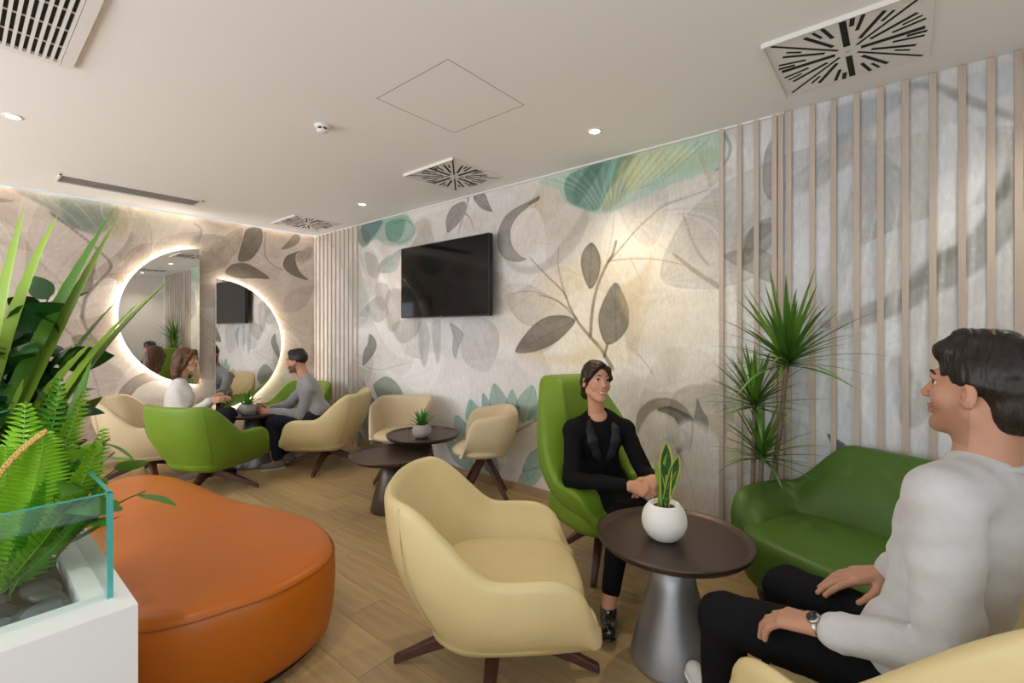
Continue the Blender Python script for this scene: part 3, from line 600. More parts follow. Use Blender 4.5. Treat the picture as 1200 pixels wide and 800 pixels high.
# ------------------------------------------------------------------ television
tvm = mat('tv_screen', '020203', .05, spec=.3); tvb = mat('tv_plastic', '0c0c0d', .35)
tv = empty('television', (3.115, 3.51, 1.95)); tag(tv, 'black flat screen television hung on the mural wall', 'television')
mk('housing', *box(.003, .05, -.645, .645, -.375, .375), tvb, tv, False, bevel=.004)
mk('screen', *box(-.002, .004, -.633, .633, -.36, .366), tvm, tv, False)
mk('bezel', *join(box(-.003, .0029, -.645, -.635, -.375, .375), box(-.003, .0029, .635, .645, -.375, .375), box(-.003, .0029, -.6349, .6349, .367, .375), box(-.003, .0029, -.6349, .6349, -.375, -.362)), tvb, tv, False)
mk('logo', *box(-.0045, -.003, -.008, .008, -.374, -.366), mat('logo_pink', 'b58f93', .4), tv, False); mk('sensor', *box(-.006, .006, -.012, .012, -.384, -.375), mat('sensor_grey', '8a8d90', .3), tv, False)
mk('wall_mount', *box(.05, XW-3.115-.001, -.2, .2, -.16, .16), tvb, tv, False, bevel=.004)
# ------------------------------------------------------------------ half-round mirrors with light behind
mirr = mat('mirror_glass', 'f2f2f0', .0, 1.0); mback = mat('mirror_edge', 'c9ccca', .3, .6)
halo = mat('mirror_led', (1, .94, .87), .5, emit=62)
def half_mirror(x_edge, zc, Rr, side, wd, label):
    r = empty('half_moon_mirror', (x_edge, YW, zc)); tag(r, label, 'mirror', 'backlit half moon mirrors')
    n = 64; cx = side*(wd-Rr); a0 = math.acos(min(1, abs(cx)/Rr)) if cx*side < 0 else math.pi/2
    pts = []
    for i in range(n+1):
        a = -math.pi/2+math.pi*i/n; X = max(0, Rr*math.cos(a)+(wd-Rr)); pts.append((side*X, Rr*math.sin(a)))
    def slab(y0, y1, k=1.): 
        V = [(x*k, y, z*k) for y in (y0, y1) for x, z in pts]; N = len(pts)
        return V, [tuple(range(N)), tuple(range(2*N-1, N-1, -1))]+[(i, i+N, (i+1) % N+N, (i+1) % N) for i in range(N)]
    o = mk('backing', *slab(-.048, -.014, .93), mback, r, False); recalc(o)
    o = mk('glass', *slab(-.054, -.048), mirr, r, False); recalc(o)
    arc = [(x*.965+side*.0, -.022, z*.965) for x, z in pts[2:-2]]
    mk('led_strip', *tube(arc, .009, 6), halo, r)
half_mirror(1.845, 1.605, .785, -1, .735, 'upper left half moon mirror with glowing curved edge')
half_mirror(2.012, 1.28, .78, 1, .765, 'lower right half moon mirror with glowing curved edge')
# ------------------------------------------------------------------ ceiling fittings
def diffuser(cx, cy, label):
    r = empty('swirl_diffuser', (cx, cy, ZC)); tag(r, label, 'air diffuser', 'square swirl diffusers')
    mk('plate', *box(-.3, .3, -.3, .3, -.008, -.0005), white2, r, False, bevel=.002)
    mk('rim', *join(box(-.305, .305, .3005, .308, -.022, 0), box(-.308, -.3005, -.305, .300, -.022, 0)), white2, r, False)
    sm_ = mk('slot', *box(0, 1, -.5, .5, -.001, 0), dark, r, False); me = sm_.data; bpy.data.objects.remove(sm_)
    for k in range(24):
        a = k*math.pi/12
        if k % 6 == 3: r0, r1, w = .05, .385, .012
        elif k % 6 == 0: r0, r1, w = .05, .275, .026
        elif k % 2 == 0: r0, r1, w = .10, .285, .017
        else: r0, r1, w = .17, .285, .015
        ob('slot', me, r, loc=(r0*math.cos(a), r0*math.sin(a), -.0082), rot=(0, 0, a), scale=(r1-r0, w, 1))
        if k % 2 == 0: ob('slot', me, r, loc=(.215*math.cos(a+.13), .215*math.sin(a+.13), -.0082), rot=(0, 0, a+.13), scale=(.07, w*.7, 1))
    mk('screw', *lathe([(.008, -.012), (.01, -.008)], 12), mback, r)
diffuser(2.722, .197, 'square swirl diffuser in the ceiling nearest the camera')
diffuser(2.760, 2.945, 'square swirl diffuser in the ceiling above the television')
diffuser(2.80, 5.60, 'square swirl diffuser in the ceiling near the corner')
glow = mat('downlight_glow', (1, .93, .82), .5, emit=30)
def downlight(x, y, label):
    r = empty('downlight', (x, y, ZC)); tag(r, label, 'downlight', 'recessed ceiling downlights')
    mk('trim_ring', *lathe([(.034, -.001), (.036, -.008), (.045, -.006), (.047, -.001)], 32, cap=False), white2, r); mk('lens', *lathe([(.034, -.004), (.02, -.005), (.002, -.005)], 32), glow, r)
for (x, y), lb in zip(LAMPS, ('downlight beside the warm glow on the mural', 'downlight between the television and the corner slats', 'downlight at the left above the planter', 'downlight over the front of the planter', 'downlight by the rear wall over the loveseat', 'downlight by the far window', 'downlight by the middle window')):
    downlight(x, y, lb)
sd = empty('smoke_detector', (1.541, 2.884, ZC)); tag(sd, 'small white smoke detector on the ceiling', 'smoke detector')
mk('housing', *lathe([(.05, 0), (.05, -.014), (.042, -.02)], 32), white2, sd); mk('sensor_cage', *lathe([(.034, -.02), (.034, -.032)], 32), dark, sd); mk('cap', *lathe([(.036, -.032), (.034, -.042), (.02, -.048)], 32), white2, sd)
for k in range(6): a = k*math.pi/3; mk('cage_rib', *box(.03, .037, -.005, .005, -.034, -.019), white2, sd, False, rot=(0, 0, a))
gr = empty('return_air_grille', (.06, 2.83, ZC)); tag(gr, 'large slatted return air grille in the ceiling corner', 'air grille')
mk('duct', *box(-.284, .284, -.344, .344, -.004, -.001), dark, gr, False)
mk('frame', *join(box(.285, .33, -.385, .385, -.02, -.001), box(-.33, -.285, -.385, .385, -.02, -.001), box(-.284, .284, .345, .385, -.02, -.001), box(-.284, .284, -.385, -.345, -.02, -.001)), white2, gr, False)
bl = mk('slat', *box(-.0055, .0055, -.345, .345, -.02, -.005), white2, gr, False); bme = bl.data; bl.location.x = -.273
for k in range(1, 22): ob('slat', bme, gr, loc=(-.273+.0262*k, 0, 0))
for y in (-.18, 0, .18): mk('cross_rod', *box(-.285, .285, y-.003, y+.003, -.012, -.006), white2, gr, False)
ld = empty('linear_diffuser', (1.115, 5.60, ZC)); tag(ld, 'long narrow linear slot diffuser in the ceiling by the mirrors', 'air diffuser')
mk('frame', *join(box(-.53, .53, .132, .145, -.012, -.001), box(-.53, .53, -.145, -.132, -.012, -.001), box(-.53, -.515, -.145, .145, -.012, -.001), box(.515, .53, -.145, .145, -.012, -.001)), white2, ld, False)
mk('slot', *box(-.515, .515, -.132, .132, -.003, -.001), mat('slot_grey', '77726c', .7), ld, False)
for y in (-.1, -.05, 0, .05, .1): mk('blade', *box(-.515, .515, y-.003, y+.003, -.009, -.003), mat('blade_grey', 'a09b95', .5), ld, False)
# ------------------------------------------------------------------ pots and plants
def leafmat(name, col, var=.15, rough=.42, vs=5, stretch=None): return mat(name, col, rough, 0, 0, 40, var, vs, .45, stretch=stretch, objvar=.18, sub=.12)
def blade(L, W, a0, a1, n=10, prof=None, fold=.25, teeth=0., twist=0.):
    """leaf growing from the origin: starts at angle a0 from vertical and bends to a1, in the xz plane"""
    prof = prof or (lambda t: math.sin(math.pi*min(1, .12+t*.88))**.8 if t < 1 else 0)
    x = z = 0; V = []; ds = L/n
    for i in range(n+1):
        t = i/n; a = a0+(a1-a0)*t**1.2; w = W/2*prof(t); nx, nz = math.cos(a), -math.sin(a); tw_ = twist*t
        if teeth and 0 < i < n: w *= 1+(teeth if i % 2 else -teeth*.4)
        c, s = math.cos(tw_), math.sin(tw_)
        V += [(x+nx*fold*w+nx*s*w, w*c, z+nz*fold*w+nz*s*w), (x, 0, z), (x+nx*fold*w-nx*s*w, -w*c, z+nz*fold*w-nz*s*w)]
        x += math.sin(a)*ds; z += math.cos(a)*ds
    Fs = []
    for i in range(n): b = i*3; Fs += [(b, b+1, b+4, b+3), (b+1, b+2, b+5, b+4)]
    return V, Fs
def bez(p0, p1, p2, n): return [np.array(p0)*(1-t)**2+2*np.array(p1)*t*(1-t)+np.array(p2)*t*t for t in np.linspace(0, 1, n)]
def ribbon(pts, W, side, prof, fold=.3, teeth=0., thick=.0):
    V = []; Fs = []; n = len(pts); side = np.array(side, float); side /= np.linalg.norm(side)
    for i, p in enumerate(pts):
        t = i/(n-1); d = pts[min(i+1, n-1)]-pts[max(i-1, 0)]; d = d/np.linalg.norm(d); s = side-d*(side @ d); s /= np.linalg.norm(s); up = np.cross(s, d)
        w = W/2*prof(t)
        if teeth and 0 < i < n-1: w += teeth*(1 if i % 2 else -.3)
        V += [p+s*w+up*fold*w, p+up*-.1*w, p-s*w+up*fold*w]
    for i in range(n-1): b = i*3; Fs += [(b, b+1, b+4, b+3), (b+1, b+2, b+5, b+4)]
    return V, Fs
def pix3(px, py, s): a, b = ray(px); return np.array([a*s, b*s, CAM_H-(py-CY)*s/F_PX])
# planter with glass guard
PX, PY = .319, 1.565
whitep = mat('planter_white', 'e9e9ec', .35)
pt = empty('planter', (PX-.7, PY+.5, 0)); tag(pt, 'white planter box with a glass guard around its rim', 'planter')
ox, oy = PX-.7, PY+.5
def pbox(*a): x0, x1, y0, y1, z0, z1 = a; return box(x0-ox, x1-ox, y0-oy, y1-oy, z0, z1)
X0, Y1 = -1.25, 2.62
mk('body', *join(pbox(X0, PX, PY, PY+.135, 0, .7), pbox(X0, PX, Y1-.1, Y1, 0, .7), pbox(PX-.095, PX, PY+.135, Y1-.1, 0, .7), pbox(X0, X0+.1, PY+.135, Y1-.1, 0, .7), pbox(X0+.1, PX-.095, PY+.135, Y1-.1, 0, .6)), whitep, pt, False)
mk('soil', *pbox(X0+.1, PX-.095, PY+.135, Y1-.1, .6, .645), mat('soil', '2b2723', .95, 0, .5, 60, .3, 30), pt, False)
gm = bpy.data.materials.new('guard_glass'); gm.use_nodes = True; nt = gm.node_tree
gg = nt.nodes.new('ShaderNodeBsdfGlossy'); gg.inputs['Roughness'].default_value = .01; gg.inputs['Color'].default_value = (.9, 1, .97, 1); gt = nt.nodes.new('ShaderNodeBsdfTransparent'); gt.inputs['Color'].default_value = (.93, .975, .955, 1)
fr_ = nt.nodes.new('ShaderNodeFresnel'); fr_.inputs[0].default_value = 1.45; gx = nt.nodes.new('ShaderNodeMixShader'); gx.inputs[0].default_value = .055; nt.links.new(gt.outputs[0], gx.inputs[1]); nt.links.new(gg.outputs[0], gx.inputs[2]); nt.links.new(gx.outputs[0], nt.nodes['Material Output'].inputs[0])
ge = mat('glass_edge', '4aa5a2', .2, 0, spec=.6)
gxr, gyf, gz = .283, 1.655, .985
def pane(name, a, edge):
    o = mk(name, *pbox(*a), gm, pt, False); mk('edge', *join(*[pbox(*e) for e in edge]), ge, o, False)
pane('glass_pane', (X0+.05, gxr-.012, gyf, gyf+.01, .7, gz), [(X0+.05, gxr, gyf, gyf+.01, gz, gz+.002), (gxr-.0125, gxr+.0005, gyf-.0005, gyf+.0115, .7, gz+.002)])
pane('glass_pane', (gxr-.01, gxr, gyf+.0125, Y1-.04, .7, gz), [(gxr-.01, gxr, gyf+.01, Y1-.04, gz, gz+.002)])
pane('glass_pane', (X0+.05, gxr-.01, Y1-.05, Y1-.04, .7, gz), [(X0+.05, gxr, Y1-.05, Y1-.04, gz, gz+.002)])
# pebbles
stm = mat('pebble_slate', '3d3f43', .55, 0, .15, 40, .25, 25, .4, objvar=.35)
rng = np.random.RandomState(5); smes = []
for k in range(4):
    V, Fs = lathe([(.02, -.5), (.55, -.42), (.9, -.18), (1, .05), (.85, .3), (.5, .46), (.03, .5)], 12); V = np.array(V); V *= 1+.16*np.sin(V*2.3+k*1.7)[:, [1, 2, 0]]
    o = mk('pebble', V, Fs, stm, None, sub=1); smes.append(o.data); bpy.data.objects.remove(o)
def pebble(x, y, z, s):
    o = ob('pebble', smes[rng.randint(4)], None, sub=1, loc=(x, y, z), rot=(rng.uniform(-.4, .4), rng.uniform(-.4, .4), rng.uniform(0, 6)), scale=(s*rng.uniform(.9, 1.5), s, s*rng.uniform(.7, 1)))
    tag(o, 'dark grey slate pebble lying in the white planter', 'pebble', 'slate pebbles in the planter')
for i in range(7):
    for j in range(5):
        x, y = .165-.086*i+rng.uniform(-.012, .012), 1.752+.086*j+rng.uniform(-.012, .012)
        pebble(x, y, .672+rng.uniform(-.004, .010), rng.uniform(.034, .044))
# sword-leaved plant
G_sw = leafmat('sword_leaf_green', '8aa83c', .12, .4, 3); G_sw2 = leafmat('sword_leaf_dark', '4f7d24', .12, .4, 3)
sw = empty('sword_leaf_plant', (-.02, 2.12, .64)); tag(sw, 'big plant with long toothed sword leaves at the left', 'plant'); so = np.array([-.02, 2.12, .64])
SW = [((30, 236), 1.62, .07, G_sw, (-25, 470)), ((69, 250), 1.75, .055, G_sw, (0, 380)), ((133, 246), 1.82, .085, G_sw2, (20, 440)), ((136, 258), 1.86, .06, G_sw, (45, 430)), ((138, 352), 1.9, .05, G_sw2, (60, 430)), ((166, 352), 1.86, .035, G_sw, (70, 440)), ((212, 316), 1.95, .06, G_sw, (80, 430)),
      ((118, 392), 1.75, .05, G_sw, (20, 480)), ((-30, 260), 1.8, .07, G_sw2, (-60, 430)), ((-60, 330), 1.6, .07, G_sw, (-60, 470)), ((10, 320), 1.95, .06, G_sw2, (0, 430)), ((108, 420), 1.7, .055, G_sw2, (84, 500))]
for k, (tip, s, w, m_, ctl) in enumerate(SW):
    base = so+np.array([.02*math.cos(k), .02*math.sin(k), .01]) if k < 11 else so+np.array([.16, .0, .0])
    T = pix3(*tip, s); C = pix3(*ctl, (s+1.55)/2)
    P = [p-so for p in bez(base, C, T, 34)]
    mk('leaf', *ribbon(P, w*1.3, (.64, -.77, .25) if k % 2 else (.5, -.6, .6), lambda t: (.6+1.3*t-1.9*t*t+.0)*1.1 if t < .97 else .02, .35, .0022), m_, sw)
# glossy round-leaved plant and mixed foliage behind
def leaf_mesh(L, W, m_, bend=.5, n=7, fold=.2, tip=1.):
    V, Fs = blade(L, W, 0.0, bend, n, lambda t: (math.sin(math.pi*t**.8))**.85 if 0 < t < 1 else .02, fold); o = mk('leaf', V, Fs, m_); d = o.data; bpy.data.objects.remove(o); return d
G_dk = leafmat('dark_glossy_leaf', '234d1c', .12, .22); G_md = leafmat('mid_leaf', '3f6f2a', .2, .35); G_bl = leafmat('blue_green_leaf', '4e7a5c', .2, .4); G_lt = leafmat('light_leaf', '7fae2e', .15, .4); G_pp = leafmat('pepper_leaf', '4d7f2a', .2, .32)
def bush(name, loc, label, stems, lm, n_leaf, spread, sm_col='5a5a2a', droop=(.6, 1.5), seed=0, lscale=(.8, 1.2)):
    r = empty(name, loc); tag(r, label, 'plant'); rg = np.random.RandomState(seed); smat = mat(name+'_stem', sm_col, .6)
    for (tx, ty, tz) in stems:
        P = bez((0, 0, 0), (tx*.25, ty*.25, tz*.75), (tx, ty, tz), 10); mk('stem', *tube(P, [.006*(1-.6*i/9) for i in range(10)], 6), smat, r)
        for k in range(n_leaf):
            t = .3+.7*(k+.5)/n_leaf; p = np.array((0, 0, 0))*(1-t)**2+2*np.array((tx*.25, ty*.25, tz*.75))*t*(1-t)+np.array((tx, ty, tz))*t*t
            az = k*2.4+rg.uniform(-.3, .3); s = rg.uniform(*lscale)*spread
            ob('leaf', lm[rg.randint(len(lm))], r, loc=p, rot=(Matrix.Rotation(az, 3, 'Z') @ Matrix.Rotation(rg.uniform(*droop), 3, 'Y') @ Matrix.Rotation(rg.uniform(-1.3, 1.3), 3, 'Z')).to_euler(), scale=(s, s, s))
    return r
dk = [leaf_mesh(.17, .10, G_dk, .9), leaf_mesh(.16, .095, G_dk, .5)]; md = [leaf_mesh(.10, .055, G_md, .7), leaf_mesh(.11, .05, G_bl, .9), leaf_mesh(.09, .05, G_md, .4)]; pp = [leaf_mesh(.12, .06, G_pp, .6), leaf_mesh(.13, .065, G_pp, .9), leaf_mesh(.11, .055, G_lt, .6)]
bush('glossy_leaf_plant', (.10, 2.48, .64), 'dark glossy broad leaved plant behind the sword leaves', [(.14, .02, .92), (.03, -.06, .82), (-.12, 0, .9), (.16, -.06, .70), (-.28, -.05, .85)], dk, 15, 1.0, '3d4a1f', seed=1)
bush('foliage_shrub', (.15, 2.36, .64), 'blue green small leaved shrub at the back of the planter', [(.12, -.05, .52), (.05, -.1, .46), (.16, .06, .48), (-.06, -.1, .5), (-.1, .04, .58), (.0, .05, .56), (.12, -.14, .38), (-.2, -.1, .46)], md, 24, 1.1, seed=2, droop=(.4, 1.9))
bush('pepper_plant', (.17, 2.02, .64), 'leafy plant spilling over the glass guard towards the pouf', [(.20, .02, .33), (.24, -.1, .26), (.10, -.02, .40), (.20, .12, .36), (.16, -.04, .44)], pp, 6, 1.05, seed=3, droop=(.8, 1.9))
# fern
G_fn = leafmat('fern_green', '8cc42a', .15, .45, 8); G_fd = leafmat('fern_dark', '5a9f26', .15, .45, 8)
fo = np.array([.06, 1.98, .65]); fern = empty('fern', fo); tag(fern, 'bright green fern in front of the sword leaves', 'fern')
def frond(base, ctl, tip, m_, pl=.055, n=19):
    pl *= 1.45
    P = bez(base, ctl, tip, n*2+1); V = []; Fs = []
    sd = np.cross(np.array(tip)-np.array(base), (0.2, .35, 1.)); sd /= np.linalg.norm(sd)
    def add(v, f):
        k = len(V); V.extend(v); Fs.extend([tuple(i+k for i in q) for q in f])
    add(*tube(P, [.0028*(1-.7*i/len(P)) for i in range(len(P))], 5))
    for i in range(4, n*2, 1):
        t = i/(n*2); d = P[i]-P[i-1]; d = d/np.linalg.norm(d); s = sd-d*(sd @ d); s /= np.linalg.norm(s); up = np.cross(s, d)
        if up[2] < 0: up = -up
        l = pl*(math.sin(math.pi*min(.97, .15+t*.83))**.7); wd = .0085*(.6+.6*math.sin(math.pi*t))
        for q in (-1, 1):
            e = s*q*.94+d*.34; e = e/np.linalg.norm(e); j = random.uniform(.9, 1.1)
            p0 = P[i]; p1 = p0+e*l*.5*j+up*.006; p2 = p0+e*l*j-up*.008; wv = d*wd
            V.extend([p0-wv*.6, p0+wv*.6, p1+wv, p2, p1-wv]); k = len(V); Fs.append((k-5, k-4, k-3, k-2, k-1))
    return [np.array(v)-fo for v in V], Fs
FR = [((70, 440), 1.50, (62, 560), G_fd, .05), ((100, 455), 1.55, (70, 560), G_fn, .06), ((122, 500), 1.5, (95, 600), G_fn, .06), ((30, 470), 1.42, (25, 580), G_fn, .06), ((120, 560), 1.5, (112, 610), G_fd, .05), ((8, 520), 1.35, (10, 600), G_fn, .06), ((-30, 500), 1.4, (-20, 580), G_fd, .06),
      ((52, 505), 1.38, (45, 590), G_fn, .065), ((-14, 560), 1.4, (0, 600), G_fn, .055), ((82, 520), 1.46, (72, 600), G_fd, .06), ((20, 560), 1.36, (20, 620), G_fd, .05)]
for tip, s, ctl, m_, pl in FR:
    V, Fs = frond(fo+np.array([random.uniform(-.05, .05), random.uniform(-.03, .03), 0]), pix3(*ctl, (s+1.44)/2), pix3(*tip, s), m_, pl); mk('frond', V, Fs, m_, fern, False)
# dried golden spike
gs = np.array([-.10, 1.74, .66]); sp_ = empty('golden_spike', gs); tag(sp_, 'golden beaded dried flower spike lying among the fern', 'flower spike')
P = bez(gs, pix3(-20, 550, 1.28), pix3(50, 508, 1.34), 40); mk('stalk', *tube([p-gs for p in P], .003, 5), mat('spike_stalk', '7d6a35', .7), sp_)
bd, bf = lathe([(.1, -.5), (.45, -.2), (.4, .3), (.1, .5)], 6); V = []; Fs = []
for i in range(10, 40):
    for k in range(7):
        a = k*.9+i*.5; off = np.array([math.cos(a)*.7, math.sin(a)*.7, math.sin(a+1)*.7])*.011; n0 = len(V)
        V += [tuple((P[i]-gs+off+np.array(v)*.009)) for v in bd]; Fs += [tuple(j+n0 for j in q) for q in bf]
o = mk('seed_heads', V, Fs, mat('golden_seed', 'b8964a', .6, objvar=.1), sp_); o['kind'] = 'stuff'
# ------------------------------------------------------------------ dracaena behind the loveseat
G_dr = leafmat('dracaena_leaf', '6b9236', .15, .4); G_dr2 = leafmat('dracaena_leaf_dark', '4f7a2c', .15, .4)
dr0 = np.array([3.135, .70, 0]); dr = empty('dracaena', dr0); tag(dr, 'tall spiky dracaena with three leaf heads in front of the slatted wall', 'plant')
mk('pot', *lathe([(.065, 0), (.07, .01), (.095, .22), (.095, .24), (.085, .24), (.08, .2), (.01, .2)], 32), mat('dracaena_pot', '3a3a3c', .5), dr)
bark = mat('dracaena_bark', '8a7c6c', .85, 0, .4, 30, .25, 14, .2, stretch=(1, 1, 8))
def hv(px, py, s): return pix3(px, py, s)-dr0
heads = [(hv(922, 418, 2.68), .50, 80, 1), (hv(884, 468, 2.74), .38, 60, 2), (hv(893, 528, 2.74), .34, 50, 3)]
bases = [(.02, -.03, .19), (-.02, .02, .19), (0, 0, .19)]
dms = []
for k, (L, W, a0, a1, m_) in enumerate([(1, .05, .0, .12, G_dr), (1, .05, .0, .35, G_dr2), (1, .05, .0, .6, G_dr), (1, .045, .0, 1.1, G_dr2)]):
    V, Fs = blade(L, W, a0, a1, 8, lambda t: max(.03, (1-t**2.4)*min(1, .6+t*3)), .3); o = mk('leaf', V, Fs, m_); dms.append(o.data); bpy.data.objects.remove(o)
for (hp, L, n, sd), b0 in zip(heads, bases):
    top = np.array(hp); P = bez(b0, (top*np.array([.75, .75, .45])), top, 12); mk('stem', *tube(P, [.016-.004*i/11 for i in range(12)], 10), bark, dr)
    rg = np.random.RandomState(sd)
    for k in range(n):
        el = .10+1.55*((k+.5)/n)**.9; az = k*2.39996+rg.uniform(-.2, .2); l = L*rg.uniform(.75, 1.08)*(1 if el < 1.3 else .9)
        d = math.sin(min(el+.35, 1.5))*l*math.cos(az); room = XW-.035-(dr0[0]+top[0])
        if d > room: l *= max(.22, room/d)
        v = dms[min(3, int(el*1.3)+rg.randint(0, 2))]; z0 = top[2]-.05*(k/n)
        ob('leaf', v, dr, loc=(top[0], top[1], z0), rot=Euler((0, el, az), 'XYZ'), scale=(l, max(.55, l*1.5), l))
# ------------------------------------------------------------------ table pots
def pot(loc, Rr, h, m_, name, label, cat='plant'):
    r = empty(name, loc); tag(r, label, cat)
    mk('pot', *lathe([(Rr*.45, 0), (Rr*.62, .004), (Rr*.93, h*.28), (Rr, h*.52), (Rr*.9, h*.8), (Rr*.66, h*.98), (Rr*.62, h), (Rr*.57, h*.97), (Rr*.55, h*.86), (.005, h*.86)], 40), m_, r, sub=1)
    mk('soil', *lathe([(Rr*.56, h*.8), (Rr*.55, h*.885), (.004, h*.89)], 24), mat('pot_soil', '3a2d22', .95, 0, .4, 80), r); return r
wpot = mat('white_ceramic', 'e8e6e2', .5, 0, .25, 22, .02, 9, .4); spot_ = mat('stone_pot', '9c9690', .8, 0, .2, 60, .1, 30, .2)
s1 = pot((1.975, .79, .533), .098, .155, wpot, 'snake_plant', 'snake plant in a round white pot on the large tray table')
Gs = leafmat('snake_dark', '2f5f2a', .35, .35, 14, (1, 1, 5)); Ge = leafmat('snake_edge', 'b3b84a', .1, .4); Gy = leafmat('snake_light', '7f9a3a', .2, .4)
for (px_, top_, w, m_, lean) in [(783, 533, .042, Gs, 0), (768, 540, .03, Gy, -.15), (773, 560, .03, Gy, -.4), (793, 556, .026, Gy, .3), (779, 548, .034, Gs, -.25), (763, 560, .024, Gy, -.5)]:
    L = (607-top_)/F_PX*1.99*1.02+.03; o_ = (px_-781)/F_PX*1.99
    pr_ = lambda t: (.62+.75*t-.2*t*t)*(1 if t < .72 else max(.02, 1-((t-.72)/.28)**1.6))
    k_ = 1.35 if m_ is Gs else 1.15
    V, Fs = blade(L, w*k_, 0, .12, 12, pr_, .22)
    lf = mk('leaf', V, Fs, Ge if m_ is Gs else m_, s1, loc=(math.cos(R(-50))*o_*.5, math.sin(R(-50))*o_*.5, .12), rot=(lean, 0, R(-140)))
    if m_ is Gs:
        V2, F2 = blade(L*.97, w*k_*.76, 0, .12, 12, pr_, .22)
        for q in (-.0012, .0012): mk('centre_stripe', [(x+q, y, z) for x, y, z in V2], F2, Gs, lf)
def rosette(r, n, L, W, m_, z, el=(.1, 1.0), seed=0):
    rg = np.random.RandomState(seed); me = None
    for k in range(n):
        V, Fs = blade(1, .26, 0, .35, 7, lambda t: max(.03, (1-t**1.6)*(.7+.5*t)), .35) if me is None else (None, None)
        e = el[0]+(el[1]-el[0])*(k/(n-1)); s = L*rg.uniform(.85, 1.1)
        if me is None: o = mk('leaf', V, Fs, m_, r); me = o.data
        else: o = ob('leaf', me, r)
        o.location = (0, 0, z); o.rotation_euler = (0, e, k*2.4); o.scale = (s, s*W, s)
Gr = leafmat('succulent_green', '3f7a2c', .15, .4)
s2 = pot((2.585, 3.16, .523), .088, .115, spot_, 'succulent', 'spiky succulent in a stone pot on the taller small table'); rosette(s2, 15, .17, 1.2, Gr, .10, seed=1)
for q in (-1, 1):
    hd = [(q*.064, .0, .102), (q*.10, 0, .115), (q*.125, 0, .09), (q*.115, 0, .02), (q*.112, 0, .004)]
    mk('handle', *tube(spline(np.array(hd), 5, False), .003, 6), mat('wire_brass', '8f7a4a', .35, .8), s2, rot=(0, 0, R(-50)))
s3 = pot((2.0, 5.31, .548), .092, .125, spot_, 'succulent', 'leafy plant in a stone pot on the table between the couple by the mirrors'); rosette(s3, 16, .18, 1.1, leafmat('leafy_green', '4f8a2c', .15, .4), .11, (.05, 1.2), seed=2)
